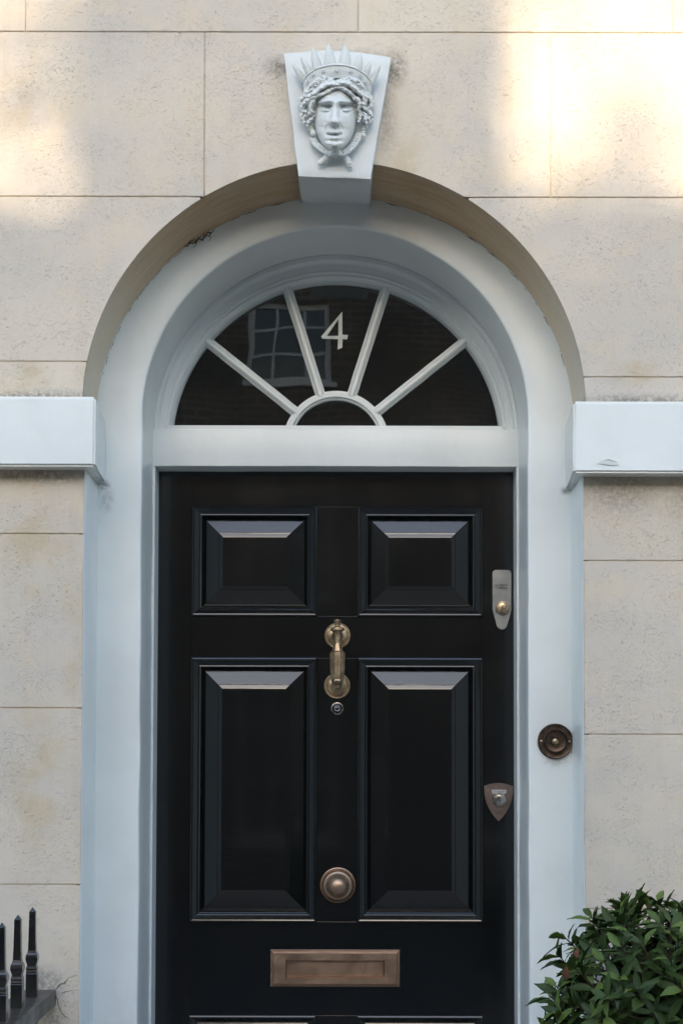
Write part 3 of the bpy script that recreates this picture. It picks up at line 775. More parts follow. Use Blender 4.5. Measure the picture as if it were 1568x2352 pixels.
def face_fn(X, Y):
    c = np.interp(Y, [560, 800, 1000, 1290], [782, 780, 776, 772])
    x = X - c
    hw = np.interp(Y, [535, 560, 620, 700, 800, 900, 1000, 1080, 1150, 1210, 1250, 1275, 1292], [60, 130, 200, 226, 232, 232, 224, 206, 176, 138, 100, 64, 14])
    pc = np.interp(Y, [540, 600, 700, 760, 820, 900, 1000, 1060, 1150, 1200, 1240, 1275, 1292], [.044, .054, .062, .064, .0615, .0615, .0625, .063, .0635, .065, .063, .054, .040])
    s = np.clip(1 - (np.abs(x) / hw) ** 2.25, 0, None)
    p = .008 + (pc - .008) * s ** .55
    ax = np.abs(x)
    # brow, eye sockets, eyeballs and lids
    p += .0075 * np.exp(-.5 * ((Y - (742 + ax * ax * .0009 - ax * .05)) / 17) ** 2) * np.exp(-.5 * ((ax - 105) / 62) ** 4)
    for ex in (-108, 122):
        p -= .0165 * G2(x, Y, ex, 800, 58, 28, 2.4)
        p -= .0085 * G2(x, Y, ex * .55, 798, 22, 26)
        p += .0125 * G2(x, Y, ex, 824, 38, 16, 2.2)
        up_ = 797 + ((x - ex) / 46) ** 2 * 10
        p += .0030 * np.exp(-.5 * ((Y - up_) / 6.5) ** 2) * np.exp(-.5 * ((x - ex) / 42) ** 4)
        p -= .0050 * np.exp(-.5 * ((Y - up_ - 13) / 5.0) ** 2) * np.exp(-.5 * ((x - ex) / 38) ** 4)
        lw = 846 - ((x - ex) / 46) ** 2 * 9
        p += .0022 * np.exp(-.5 * ((Y - lw) / 6) ** 2) * np.exp(-.5 * ((x - ex) / 38) ** 4)
        p -= .0022 * np.exp(-.5 * ((Y - lw - 17) / 8) ** 2) * np.exp(-.5 * ((x - ex) / 44) ** 4)
    # nose
    nh = np.interp(Y, [690, 735, 780, 850, 920, 950, 972, 1000, 1018, 1030], [0, .0040, .0085, .0140, .0195, .0210, .0195, .0085, .0020, 0])
    nw = np.interp(Y, [690, 780, 850, 920, 960, 1020], [44, 34, 37, 44, 50, 46])
    p += nh * np.exp(-np.abs((x + 4) / nw) ** 3.2)
    for s_ in (-1, 1):
        p += .0075 * G2(x, Y, -6 + s_ * 46, 968, 20, 24)          # wings
        p -= .0065 * G2(x, Y, -6 + s_ * 27, 998, 12, 9)            # nostrils
        p += .0042 * G2(x, Y, s_ * 140, 915, 56, 62)               # cheekbones
        p -= .0030 * G2(x, Y, s_ * 105, 1060, 34, 60)              # hollow beside the mouth
        p -= .0020 * np.exp(-.5 * ((np.abs(x + 5) * 1.0 - (62 + (Y - 985) * .42)) / 9) ** 2) * np.exp(-.5 * ((Y - 1030) / 42) ** 4) * .5
    p -= .0022 * G2(x, Y, -6, 1040, 10, 16)
    # mouth
    p += .0060 * G2(x, Y, -6, 1072, 58, 15, 2.2) + .0066 * G2(x, Y, -6, 1140, 50, 15, 2.2)
    p -= .0098 * G2(x, Y, -6, 1106 , 44, 10, 2.6)
    p -= .0030 * np.exp(-.5 * ((Y - 1096) / 8) ** 2) * np.exp(-.5 * ((np.abs(x + 6) - 62) / 9) ** 2)
    p -= .0048 * G2(x, Y, -4, 1172, 52, 11)
    p += .0052 * G2(x, Y, -2, 1208, 52, 26)
    vch = 1250 - np.abs(x) * .45
    p -= .0030 * np.exp(-.5 * ((Y - vch) / 6) ** 2) * np.exp(-.5 * (x / 58) ** 4)
    p += lump_noise(X, Y, 130, 1) * .0005 + lump_noise(X, Y, 45, 2) * .00028
    p = np.where(s <= 0, -1, p)
    return p
face = relief('face', 530, 1020, 535, 1296, 4, face_fn, 'stone', key)

LOCKS = [
    ([(785, 560), (735, 548), (665, 566), (600, 612), (545, 660), (488, 684)], 44), ([(778, 592), (722, 622), (650, 660), (585, 686), (520, 692)], 26),
    ([(742, 505), (672, 508), (590, 536), (528, 590), (484, 648)], 40), ([(690, 480), (610, 500), (540, 548), (492, 604)], 28),
    ([(560, 700), (505, 724), (448, 760), (418, 805), (432, 850), (470, 862)], 36), ([(432, 690), (396, 728), (392, 780), (410, 832)], 28),
    ([(548, 742), (516, 782), (508, 822), (530, 862)], 30), ([(540, 860), (482, 880), (432, 912), (420, 950), (452, 978)], 32),
    ([(545, 900), (512, 938), (482, 975), (476, 1010)], 26), ([(420, 860), (400, 900), (414, 940)], 22), ([(478, 780), (470, 830), (486, 870)], 24),
    ([(785, 555), (842, 536), (912, 548), (975, 590), (1030, 640), (1062, 668)], 44), ([(800, 588), (858, 596), (918, 632), (966, 676), (990, 716)], 30),
    ([(850, 500), (930, 506), (1010, 540), (1066, 596), (1096, 650)], 40), ([(900, 480), (985, 502), (1050, 548), (1100, 610)], 26),
    ([(1048, 650), (1092, 690), (1096, 745), (1070, 790), (1098, 822)], 36), ([(1112, 660), (1158, 706), (1174, 760), (1160, 808), (1128, 826)], 32),
    ([(1000, 700), (1038, 742), (1046, 790), (1024, 826)], 28), ([(1095, 820), (1146, 850), (1158, 892), (1128, 930), (1150, 972)], 30),
    ([(1030, 840), (1060, 872), (1052, 918), (1030, 962)], 30), ([(1080, 868), (1108, 900), (1100, 948), (1120, 985)], 24), ([(1150, 880), (1180, 910), (1168, 960)], 18),
    ([(740, 585), (700, 560), (720, 525), (770, 530)], 24), ([(880, 580), (930, 560), (920, 520), (870, 520)], 24),
]
def resample(pts, n=26):
    P = np.array(pts, float); t = np.r_[0, np.cumsum(np.hypot(*np.diff(P, axis=0).T))]; q = np.linspace(0, t[-1], n)
    # smooth Catmull-like by interpolation of a densified, box-filtered polyline
    x = np.interp(q, t, P[:, 0]); y = np.interp(q, t, P[:, 1])
    k = np.array([1, 2, 3, 2, 1]) / 9.
    xs = np.convolve(np.pad(x, 2, 'edge'), k, 'valid'); ys = np.convolve(np.pad(y, 2, 'edge'), k, 'valid')
    return xs, ys
def hair_fn(X, Y):
    base = .012 + .046 * np.sqrt(np.clip(1 - ((X - 785) / 420) ** 2, 0, 1)) * np.interp(Y, [430, 520, 700, 850, 1010], [.86, 1.0, .92, .62, .45])
    P = np.full(X.shape, -1.0)
    # cap of hair under the locks
    cap = np.clip(1 - ((X - 790) / 372) ** 2 - ((Y - 720) / 305) ** 2, 0, 1)
    inner = np.clip(1 - ((X - 780) / 205) ** 2 - ((Y - 850) / 262) ** 2, 0, 1)
    P = np.where((cap > 0) & (inner <= 0) & (Y < 930), base - .011 + .004 * np.sqrt(cap), P)
    for k, (pts, r) in enumerate(LOCKS):
        xs, ys = resample(pts)
        D = np.full(X.shape, 1e9); T = np.zeros(X.shape); S = np.zeros(X.shape)
        for i in range(len(xs)):
            d = np.hypot(X - xs[i], Y - ys[i]); rr = r * (1 - .42 * (i / 25.) ** 2) * (.72 + .28 * min(1, i / 5)) * (1 + .13 * math.sin(i * .8 + k * 1.7))
            d = d / rr; b = d < D; D = np.where(b, d, D); T = np.where(b, i / 25., T)
            j = min(i + 1, 25); jj = max(i - 1, 0); tx, ty = xs[j] - xs[jj], ys[j] - ys[jj]; L = math.hypot(tx, ty) + 1e-6
            S = np.where(b, ((X - xs[i]) * -ty + (Y - ys[i]) * tx) / L / rr, S)
        h = np.sqrt(np.clip(1 - D * D, 0, 1))
        groove = .0010 * np.cos(S * 4.4 + T * 2.5 + k) * (h > .25)
        pl = base - .004 + .0045 * math.sin(k * 2.3) + h * r * UN * 1.9 + groove
        P = np.where(D < 1, np.maximum(P, pl), P)
    return np.where(P > 0, P + lump_noise(X, Y, 60, 5) * .0015 + lump_noise(X, Y, 26, 6) * .0006, P)
relief('hair', 370, 1200, 440, 1030, 4.5, hair_fn, 'stone', key)

RIM = [(425, 545), (432, 505), (462, 458), (520, 412), (590, 376), (680, 350), (790, 338), (900, 346), (1000, 375), (1082, 426), (1140, 478), (1168, 520), (1176, 556)]
rx, ry = resample(RIM, 60)
def rim_p(x): return .012 + .050 * math.sqrt(max(0, 1 - ((x - 800) / 388.) ** 2))
bm = bmesh.new()
rows = []
for dy, dp in ((-10, -.012), (-10, -.002), (-2, .0015), (6, .0018), (12, .0002), (16, -.0012), (90, -.0022), (150, -.008)):
    rows.append([RP(x + (x - 800) * (-.0004 * max(dy, 0)), y + dy, max(.001, rim_p(x) + dp)) for x, y in zip(rx, ry)])
add_strip(bm, rows); crown = kp(bmo('crown_band', bm, 'stone', key, 40))
for x, y in ((535, 455), (648, 421), (792, 408), (942, 421), (1046, 464), (470, 520), (1108, 530)):
    bm = bmesh.new()
    for dx, dy in ((-14, 0), (14, 0), (0, -15), (0, 15), (0, 0)):
        add_lump(bm, RP(x + dx, y + dy, rim_p(x) + .0004), (8.5 * UN, .0020, 8.5 * UN), 0, 8, 6)
    bmo('crown_flower', bm, 'stone', crown, 180)
SP = [((310, 330), (408, 520), (446, 452)), ((403, 245), (464, 438), (524, 392)), ((530, 150), (538, 388), (634, 346)), ((704, 118), (662, 340), (782, 330)),
      ((886, 115), (816, 332), (940, 342)), ((1056, 215), (972, 352), (1062, 392)), ((1160, 305), (1072, 412), (1134, 462)), ((1266, 335), (1138, 486), (1186, 556))]
for tip, a, b in SP:
    mx, my = (a[0] + b[0]) / 2, (a[1] + b[1]) / 2; pr = rim_p(mx) - .0085; pt = pr * .9 + .012
    A, Bv, T = Vector(RP(a[0], a[1] + 16, pr)), Vector(RP(b[0], b[1] + 16, pr)), Vector(RP(tip[0], tip[1], pt))
    half = (Bv - A) / 2; mid = (A + Bv) / 2; ax = (T - mid).normalized(); up_ = ax.cross(half.normalized()).normalized()
    bm = bmesh.new(); rings = []
    for k in range(9):
        t = k / 8; wd = 1.10 * (1 - t ** 1.7) + .14 * t ; c = mid.lerp(T, min(t, .985 if k < 8 else 1.))
        if k == 8: wd = .05
        ring = []
        for q in range(12):
            an = 2 * PI * q / 12; v = c + half * wd * math.cos(an) * 1.0 + up_ * (.0085 * wd) * math.sin(an) + up_ * 0
            ring.append(bm.verts.new(v + mnoise.noise_vector(v * 160) * .0009))
        rings.append(ring)
    for r0, r1 in zip(rings, rings[1:]):
        for q in range(12): bm.faces.new((r0[q], r0[(q + 1) % 12], r1[(q + 1) % 12], r1[q]))
    bm.faces.new(rings[-1]); bm.faces.new(rings[0])
    o = bmo('crown_spike', bm, 'stone', crown, 60)
# ear drops, braids, knot
def lumps(name, L, parent):
    bm = bmesh.new()
    for x, y, p, a, b, rot in L: add_lump(bm, RP(x, y, p), (a * UN, min(a, b) * UN * .9, b * UN), rot, 12, 9)
    for v in bm.verts: v.co += mnoise.noise_vector(v.co * 190) * .0007
    return kp(bmo(name, bm, 'stone', key, 180))
lumps('ear_drop', [(512, 992, .016, 40, 22, 0), (516, 1028, .016, 38, 18, 0), (524, 1056, .016, 34, 16, 0), (541, 1096, .018, 38, 36, 0), (520, 818, .028, 30, 34, 0)], key)
lumps('ear_drop', [(1100, 985, .014, 36, 20, 0), (1094, 1018, .014, 34, 17, 0), (1090, 1048, .014, 30, 16, 0), (1086, 1076, .014, 26, 14, 0), (1080, 1114, .016, 28, 28, 0)], key)
def braid(pts, r):
    xs, ys = resample(pts, 10); L = []
    for i in range(10):
        j = min(i + 1, 9); k = max(i - 1, 0); an = math.atan2(ys[j] - ys[k], xs[j] - xs[k])
        for s in (-1, 1):
            nx, ny = -math.sin(an) * s, math.cos(an) * s
            L.append((xs[i] + nx * r * .42, ys[i] + ny * r * .42, .013 + .012 * i / 9, r * .78, r * .40, an + s * .6))
    return lumps('braid', L, key)
braid([(530, 1142), (552, 1196), (604, 1244), (670, 1284), (730, 1316)], 40)
braid([(1042, 1090), (1020, 1160), (972, 1232), (910, 1280), (856, 1312)], 40)
lumps('throat_knot', [(780, 1304, .030, 72, 48, 0), (735, 1318, .022, 40, 40, .5), (836, 1322, .022, 36, 40, -.5), (780, 1335, .022, 44, 34, 0), (700, 1300, .022, 30, 42, .5)], key)
lumps('ribbon_end', [(690, 1360, .014, 54, 38, -.35), (650, 1386, .014, 46, 36, -.5), (622, 1412, .014, 40, 32, -.4), (662, 1402, .010, 56, 30, -.4)], key)
lumps('ribbon_end', [(878, 1352, .014, 46, 36, .5), (908, 1384, .014, 44, 34, .3), (928, 1416, .014, 40, 30, .2), (930, 1446, .012, 34, 20, .1)], key)

# ================================================================== dusty web, cracks
bm = bmesh.new()
rw = random.Random(8)
base = [(-.330 + .060 * i / 9, .176 - .006 * math.sin(i), 2.730 + .036 * i / 9 + .004 * math.sin(i * 2.1)) for i in range(10)]
tube(bm, base, [.0012 + .0011 * math.sin(i * 1.7) ** 2 for i in range(10)], 5)
for k in range(9):
    p = Vector(base[rw.randrange(10)]); d = Vector((rw.uniform(-1, 1), rw.uniform(-.3, .3), rw.uniform(-1, .6))).normalized()
    pts = [p + d * .004 * i + Vector((math.sin(i + k), 0, math.cos(i * 1.3 + k))) * .003 for i in range(5)]
    tube(bm, pts, [.0009, .0011, .0009, .0007, .0004], 5)
tag(bmo('cobweb', bm, 'web', None, 60), 'dark dusty cobweb tangle under the left side of the stucco arch', 'cobweb')
def crack(pts, wmax):
    rw = random.Random(len(pts)); P = []
    for a, b in zip(pts, pts[1:]):
        for i in range(6):
            t = i / 6; P.append((a[0] + (b[0] - a[0]) * t + rw.uniform(-.0012, .0012), a[1] + (b[1] - a[1]) * t + rw.uniform(-.0012, .0012)))
    P.append(pts[-1]); V = []; F = []
    for i, (x, z) in enumerate(P):
        a = P[max(i - 1, 0)]; b = P[min(i + 1, len(P) - 1)]; dx, dz = b[0] - a[0], b[1] - a[1]; L = math.hypot(dx, dz) + 1e-9
        h = wmax / 2 * (1 - .75 * i / len(P)) * rw.uniform(.6, 1.2); V += [(x - dz / L * h, -.0010, z + dx / L * h), (x + dz / L * h, -.0010, z - dx / L * h)]
        if i: F.append((2 * i - 2, 2 * i - 1, 2 * i + 1, 2 * i))
    pyd('crack', V, F, 'crack', house)
crack([(-.5745, 1.110), (-.568, 1.121), (-.557, 1.124), (-.549, 1.134), (-.531, 1.141)], .0020)
crack([(-.5745, 1.100), (-.570, 1.080), (-.563, 1.062), (-.545, 1.048)], .0017)
crack([(-.562, 1.104), (-.548, 1.108), (-.531, 1.111)], .0011)

rc = random.Random(12)
for s in (-1, 1):
    V, F, prev = [], [], False
    for i in range(150):
        a = rad(12 + 67 * i / 149); r = .5290 + rc.uniform(-.0012, .0012); rz = r - .0165; h = max(0, .0003 + .0013 * mnoise.noise(Vector((i * .13, s * 5, 2)))) * rc.uniform(.5, 1.3)
        x, z = s * r * math.cos(a), AC + rz * math.sin(a)
        V += [(x - s * h * math.cos(a), WF - .0035, z - h * math.sin(a)), (x + s * h * math.cos(a), WF - .0035, z + h * math.sin(a))]
        if i and h > .0003: F.append((2 * i - 2, 2 * i - 1, 2 * i + 1, 2 * i))
    pyd('crack', V, F, 'crack', house)

# ================================================================== railing
rail = thing('iron_railing', 'black iron area railing with spear-tipped bars beside the house wall', 'railing', (-.611, -.6, 0))
rp = lambda o: (setattr(o, 'matrix_parent_inverse', Matrix.Translation((.611, .6, 0))), o)[1]
bm = bmesh.new(); add_box(bm, -.648, -.5745, -1.40, .0, 1.076, 1.1105, .004)
bmesh.ops.subdivide_edges(bm, edges=[e for e in bm.edges if e.calc_length() > .3], cuts=30)
for v in bm.verts: v.co += mnoise.noise_vector(v.co * 30) * .0016
rp(bmo('top_rail', bm, 'ironrail', rail, 40))
rp(box('bottom_rail', -.63, -.592, -1.40, 0, .14, .17, 'ironrail', rail, .003))
S2 = math.sqrt(2)
prof = [(.0113, 0.05), (.0113, 1.156), (.0103, 1.1575), (.0112, 1.1595), (.0103, 1.1635), (.0114, 1.1665), (.0106, 1.1700), (.0092, 1.1715), (.0094, 1.1745), (.0118, 1.1830), (.0122, 1.1885), (.0112, 1.1945), (.0090, 1.1985), (.0080, 1.2030), (.0072, 1.2220), (.0066, 1.2500), (.0064, 1.2790), (.0066, 1.2805), (.0005, 1.2895)]
bm = bmesh.new(); add_lathe(bm, [(r * S2, z) for r, z in prof], 4, 'z', (0, 0, 0), PI / 4)
bmesh.ops.bevel(bm, geom=[e for e in bm.edges if abs(e.verts[0].co.z - e.verts[1].co.z) > .002], offset=.0009, segments=1, affect='EDGES')
bmesh.ops.recalc_face_normals(bm, faces=bm.faces)
bar_me = bpy.data.meshes.new('railing_bar'); bm.to_mesh(bar_me); bm.free(); bar_me.materials.append(M['iron'])
for i in range(9): 
    o = link('railing_bar', bar_me, None, rail, (-.6065 - .0005 * i, -.10 - .150 * i, random.uniform(-.0008, .0008))); rp(o)
    o.rotation_euler.z = random.uniform(-.03, .03)

# ================================================================== bay shrub
BC = Vector((.662, -.30, 1.078)); BR = .266
shrub = thing('bay_shrub', 'clipped ball of dark green bay leaves in front of the right door surround', 'shrub', (BC.x, BC.y, 0))
sp = lambda o: (setattr(o, 'matrix_parent_inverse', Matrix.Translation((-BC.x, -BC.y, 0))), o)[1]
def leaf_mesh(name, m, curl, fold, wid):
    bm = bmesh.new(); uvl = bm.loops.layers.uv.new('UVMap'); prof = [(0, .05), (.08, .07), (.18, .42), (.30, .76), (.45, .98), (.58, 1.0), (.72, .80), (.86, .44), (1.0, .02)]
    rows = []
    for t, q in prof:
        y = t; z = -curl * t * t
        hw = wid / 2 * q; wv = .018 * math.sin(t * 17)
        rows.append([bm.verts.new((-hw, y - .0, z + fold * hw + wv)), bm.verts.new((0, y, z)), bm.verts.new((hw, y, z + fold * hw - wv))])
    for i in range(len(rows) - 1):
        for k in range(2):
            f = bm.faces.new((rows[i][k], rows[i][k + 1], rows[i + 1][k + 1], rows[i + 1][k]))
            for lp_, (uu, tt) in zip(f.loops, ((k / 2, prof[i][0]), ((k + 1) / 2, prof[i][0]), ((k + 1) / 2, prof[i + 1][0]), (k / 2, prof[i + 1][0]))): lp_[uvl].uv = (uu, tt)
            f.smooth = True
    me = bpy.data.meshes.new(name); bm.to_mesh(me); bm.free(); me.materials.append(M[m]); return me
LM = {'leaf': [leaf_mesh('leaf', 'leaf', c, f, w_) for c, f, w_ in ((.25, .5, .30), (.05, .7, .33), (.45, .35, .27), (-.12, .6, .31))],
      'young': [leaf_mesh('leaf', 'young', c, f, w_) for c, f, w_ in ((.10, .7, .36), (.30, .5, .34))], 'redleaf': [leaf_mesh('leaf', 'redleaf', .35, .5, .55)]}
rs = random.Random(21)
leaves = []
def frame_from(d, roll_up):
    y = d.normalized(); x = y.cross(roll_up)
    if x.length < 1e-3: x = y.orthogonal()
    x.normalize(); z = x.cross(y); return Matrix((x, y, z)).transposed()
tips = []
NT = 280
for i in range(NT):
    zf = 1 - 2 * (i + .5) / NT; a = i * 2.39996 + rs.uniform(-.22, .22); zf = max(-1, min(1, zf + rs.uniform(-.05, .05)))
    d = Vector((math.sqrt(1 - zf * zf) * math.cos(a), math.sqrt(1 - zf * zf) * math.sin(a), zf))
    bump = 1 + .09 * mnoise.noise(d * 2.6) + rs.uniform(-.12, .07)
    sq = (abs(d.x) ** 3 + abs(d.y) ** 3 + abs(d.z) ** 3) ** (-1 / 3.)
    tips.append((d, BR * bump * .80 * (1 + (sq - 1) * .8)))
twigs = bmesh.new()
for d, R in tips:
    ax = (d + Vector((rs.uniform(-.35, .35), rs.uniform(-.35, .35), rs.uniform(-.05, .85)))).normalized()
    base = BC + d * R
    tube(twigs, [BC + d * R * .25, base - ax * .05, base + ax * .02], [.0028, .0022, .0014], 4)
    n = rs.randint(6, 9); a0 = rs.uniform(0, 6.28); side = ax.orthogonal().normalized(); s2 = ax.cross(side)
    for k in range(n):
        t = k / n; az = a0 + k * 2.4; open_ = rad(rs.uniform(48, 88)) * (1 - .50 * t) + .10
        dd = ax * math.cos(open_) + (side * math.cos(az) + s2 * math.sin(az)) * math.sin(open_)
        L = rs.uniform(.044, .072) * (1 - .30 * t)
        o_ = base + ax * (.030 * t - .012)
        young = t > .62 and rs.random() < .55
        leaves.append((o_, frame_from(dd, ax + Vector((rs.uniform(-.3, .3), rs.uniform(-.3, .3), rs.uniform(-.2, .2)))), L, 'young' if young else 'leaf'))
    for k in range(4):
        az = rs.uniform(0, 6.28); dd = (d * rs.uniform(-.1, .6) + (side * math.cos(az) + s2 * math.sin(az))).normalized()
        leaves.append((BC + d * R * rs.uniform(.50, .78), frame_from(dd, d), rs.uniform(.045, .066), 'leaf'))
leaves.append((Vector((.436, -.440, 1.192)), frame_from(Vector((-.3, -.5, .8)), Vector((-.5, -.8, 0))), .026, 'redleaf'))
leaves.append((Vector((.452, -.438, 1.230)), frame_from(Vector((-.1, -.4, .9)), Vector((-.5, -.8, .1))), .020, 'redleaf'))
CAMP = Vector(cam.location)
def shows(e):
    p = e[0]; v = (CAMP - p).normalized(); out = (p - BC)
    inframe = p.x < .76 and p.z > .995
    return (1 if inframe else 0) * (max(0, out.normalized().dot(v) + .35)) * (out.length / BR) ** 3 * (e[2] / .06) + (5 if e[3] == 'redleaf' else 0)
leaves.sort(key=shows, reverse=True)
mats = lambda e: Matrix.Translation(e[0]) @ e[1].to_4x4() @ Matrix.Diagonal((e[2], e[2], e[2], 1))
for e in leaves[:300]:
    o = link('leaf', rs.choice(LM[e[3]]), None, shrub); o.matrix_world = mats(e); sp(o); o.matrix_basis = mats(e)
    if e[3] == 'redleaf': o['label'] = 'withered reddish brown leaf'
V, F, UV, MI = [], [], [], []
for e in leaves[300:]:
    me = rs.choice(LM[e[3]]); mt = mats(e); b = len(V)
    V += [tuple(mt @ v.co) for v in me.vertices]
    uvd = me.uv_layers[0].data
    for f in me.polygons:
        F.append(tuple(b + i for i in f.vertices)); UV += [tuple(uvd[l].uv) for l in f.loop_indices]; MI.append(1 if e[3] == 'young' else 0)
me = bpy.data.meshes.new('foliage'); me.from_pydata(V, [], F); me.uv_layers.new(name='UVMap')
for l, uvv in zip(me.uv_layers[0].data, UV): l.uv = uvv
me.materials.append(M['leaf']); me.materials.append(M['young']); me.polygons.foreach_set('material_index', MI); me.shade_smooth()
o = link('foliage', me, None, shrub); sp(o); o['kind'] = 'stuff'
sp(bmo('twigs', twigs, 'bark', shrub, 60))
bm = bmesh.new(); tube(bm, [(BC.x, BC.y, .40), (BC.x + .006, BC.y, .6), (BC.x - .004, BC.y, .8), (BC.x, BC.y, 1.02)], [.022, .018, .017, .012], 10); sp(bmo('trunk', bm, 'bark', shrub, 60))
pot = thing('planter', 'square lead-grey planter holding the clipped bay shrub', 'planter', (BC.x, BC.y, 0))
pp = lambda o: (setattr(o, 'matrix_parent_inverse', Matrix.Translation((-BC.x, -BC.y, 0))), o)[1]
bm = bmesh.new(); add_lathe(bm, [(.20, 0), (.235, .36), (.25, .37), (.25, .42), (.225, .42), (.222, .38)], 4, 'z', (BC.x, BC.y, 0), PI / 4); pp(bmo('pot', bm, 'lead', pot))
pp(box('soil', BC.x - .15, BC.x + .15, BC.y - .15, BC.y + .15, .30, .395, 'soil', pot))

# ================================================================== across the street
OY = -14.0
opp = thing('brick_house', 'dark brick house across the street, reflected in the fanlight panes', 'house', (0, OY, 0))
op = lambda o: (setattr(o, 'matrix_parent_inverse', Matrix.Translation((0, -OY, 0))), o)[1]
T27 = math.tan(SUN_EL) / math.cos(SUN_AZ) * 14; SHX = 14 * math.tan(SUN_AZ)
PZ = 2.772 + T27                 # parapet height that throws the shade line on the wall
WIN = []
for zc, h, w_ in ((6.02, .88, .90), (4.1, 1.75, 1.0), (1.55, 1.9, 1.05)):
    for k in range(-9, 10):
        if zc > 6 and k == 1: continue
        WIN.append((-.675 + 2.35 * k, zc, w_, h))
# wall with true openings: piers and bands between the windows
xsort = sorted({round(x_, 4) for x_, *_ in WIN})
bm = bmesh.new(); zlev = [0]
for zc, h in ((1.55, 1.9), (4.1, 1.75), (6.02, .88)): zlev += [zc - h / 2, zc + h / 2]
zlev.append(PZ)
for i in range(0, 7, 2): add_box(bm, -22.6, 22.6, OY - .4, OY, zlev[i], zlev[i + 1])
for (zc, h, w_) in ((6.02, .88, .90), (4.1, 1.75, 1.0), (1.55, 1.9, 1.05)):
    xs_ = [-22.6]
    for x_ in xsort: xs_ += [x_ - w_ / 2, x_ + w_ / 2]
    xs_.append(22.6)
    for i in range(0, len(xs_), 2): add_box(bm, xs_[i], xs_[i + 1], OY - .4, OY, zc - h / 2, zc + h / 2)
op(bmo('wall', bm, 'brick', opp))
op(box('parapet_coping', -22.65, 22.65, OY - .45, OY + .0, PZ - .0, PZ + .001, 'trim', opp))
M['dimglass'] = mat_plain('far_window_glass', (.012, .016, .02), .08, 0, .1, 3, .02)
wm = {}
for x_, zc, w_, h in WIN:
    if (w_, h) not in wm:
        bm = bmesh.new(); t = .055
        add_box(bm, -w_ / 2, -w_ / 2 + t, -.13, -.06, -h / 2, h / 2); add_box(bm, w_ / 2 - t, w_ / 2, -.13, -.06, -h / 2, h / 2)
        add_box(bm, -w_ / 2 + t, w_ / 2 - t, -.13, -.06, h / 2 - t, h / 2); add_box(bm, -w_ / 2 + t, w_ / 2 - t, -.13, -.06, -h / 2, -h / 2 + t)
        for q in (1, 2): xx = -w_ / 2 + w_ * q / 3; add_box(bm, xx - .014, xx + .014, -.115, -.08, -h / 2 + t, h / 2 - t)
        for q in (1, 2): zz = -h / 2 + h * q / 3; add_box(bm, -w_ / 2 + t, w_ / 2 - t, -.112, -.083, zz - .014, zz + .014)
        add_box(bm, -w_ / 2 - .06, w_ / 2 + .06, -.05, .08, -h / 2 - .07, -h / 2 - .002)
        m1 = bpy.data.meshes.new('window'); bm.to_mesh(m1); bm.free(); m1.materials.append(M['trim'])
        bm = bmesh.new(); add_box(bm, -w_ / 2 + .01, w_ / 2 - .01, -.104, -.098, -h / 2 + .01, h / 2 - .01); m2 = bpy.data.meshes.new('pane'); bm.to_mesh(m2); bm.free(); m2.materials.append(M['dimglass'])
        wm[(w_, h)] = (m1, m2)
    m1, m2 = wm[(w_, h)]
    a = link('window', m1, None, opp, (x_, 0, zc)); b = link('pane', m2, None, a)
bm = bmesh.new(); add_box(bm, -22.4, 22.4, OY - 7.5, OY - .402, 0, PZ - .35); op(bmo('roof', bm, 'slate', opp))
# chimney stacks that throw the shade on the stucco
for x0, x1, top in ((-.572 + SHX, .335 + SHX, 2.2), (-2.1 + SHX, -.86 + SHX, 2.2)):
    bm = bmesh.new(); add_box(bm, x0, x1, OY - .42, OY - .003, PZ - .3, PZ + top)
    c = op(bmo('chimney', bm, 'brick', opp))

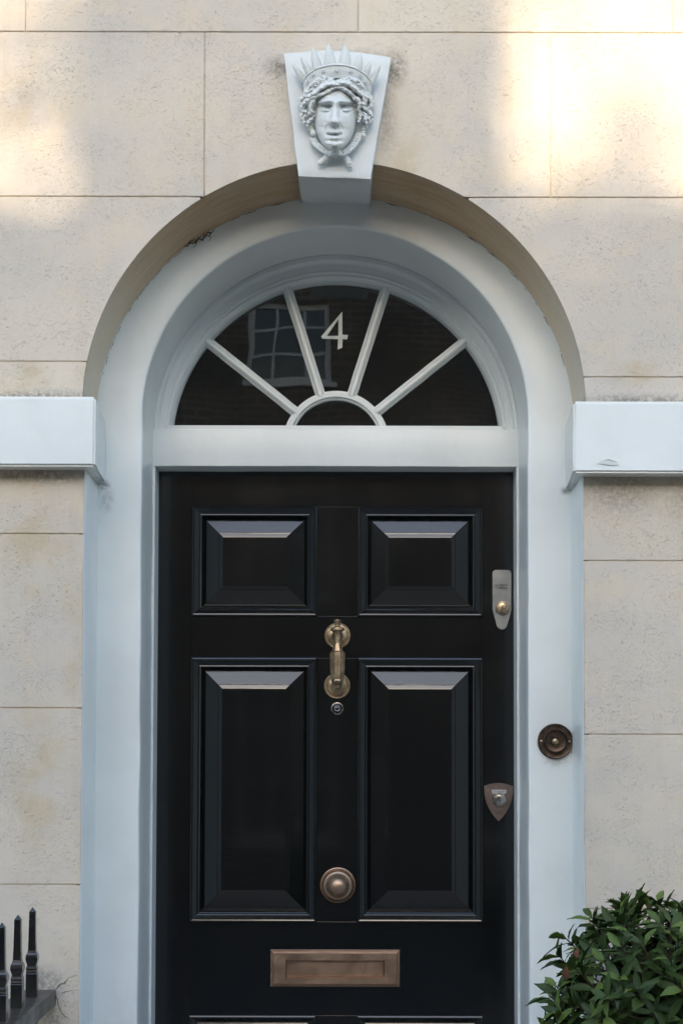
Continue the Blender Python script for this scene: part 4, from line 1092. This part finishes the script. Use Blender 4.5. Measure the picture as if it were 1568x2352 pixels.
bm = bmesh.new()  # unseen aerial-like bars, added to part-shade the top of the left sun patch
ax_, az_ = -.635 + SHX, 3.00 + T27
for k in range(9): add_box(bm, ax_ - .075, ax_ + .075, OY - .22, OY - .19, az_ + .030 * k, az_ + .030 * k + .009)
add_box(bm, ax_ - .008, ax_ + .008, OY - .185, OY - .165, az_ - .05, az_ + .34)
tube(bm, [(ax_, OY - .175, az_ + .3), (ax_, OY - .175, az_ + .36), (ax_ - .4, OY - .175, az_ + .42)], .012, 6)
op(bmo('shade_bars', bm, 'lead', opp))

tree = thing('sun_dimming_tree', 'added unseen tree behind the brick house, thinning the sun on the stucco', 'tree', (SUN_DIR.x / -SUN_DIR.y * 25.0, -25.0, 0))  # unseen tree, added to weaken the sun reaching the wall
tc = Vector((0, 0, 3.02)) + SUN_DIR * (25.0 / -SUN_DIR.y)
rt = random.Random(77)
bm = bmesh.new()
for k in range(990):
    c = Vector((rt.gauss(0, 1.25), rt.gauss(0, .9), rt.gauss(.25, .75))) if k < 950 else Vector((rt.gauss(-.62, .22), rt.gauss(0, .4), rt.gauss(.12, .22)))  # last leaves cluster where they dim the left sun patch
    if mnoise.noise(c * 1.2 + Vector((3, 7, 1))) < -.35: continue
    n = Vector((rt.uniform(-1, 1), rt.uniform(-1, 1), rt.uniform(-.6, 1))).normalized(); a = n.orthogonal().normalized(); b = n.cross(a); l = rt.uniform(.05, .085)
    p = tc + c
    bm.faces.new([bm.verts.new(p + q) for q in (a * l * 1.3, b * l * .7, a * -l * 1.3, b * -l * .7)])
tp = lambda o: (setattr(o, 'matrix_parent_inverse', Matrix.Translation(tree.location).inverted()), o)[1]
tp(bmo('crown', bm, 'bark', tree, recalc=False))
bm = bmesh.new()
tube(bm, [(tree.location.x, -25, 0), (tree.location.x + .05, -25, 4), (tree.location.x, -25.05, tc.z - 1.6), (tree.location.x + .1, -25, tc.z + .6)], [.20, .16, .09, .02], 9)
for k in range(9):
    a = k * 2.4; z0 = tc.z - 1.6 + .2 * k
    tube(bm, [(tree.location.x, -25, z0), (tree.location.x + .7 * math.cos(a), -25 + .5 * math.sin(a), z0 + .45), (tree.location.x + 1.3 * math.cos(a), -25 + .9 * math.sin(a), z0 + .7)], [.05, .03, .012], 6)
tp(bmo('trunk', bm, 'bark', tree, 60))
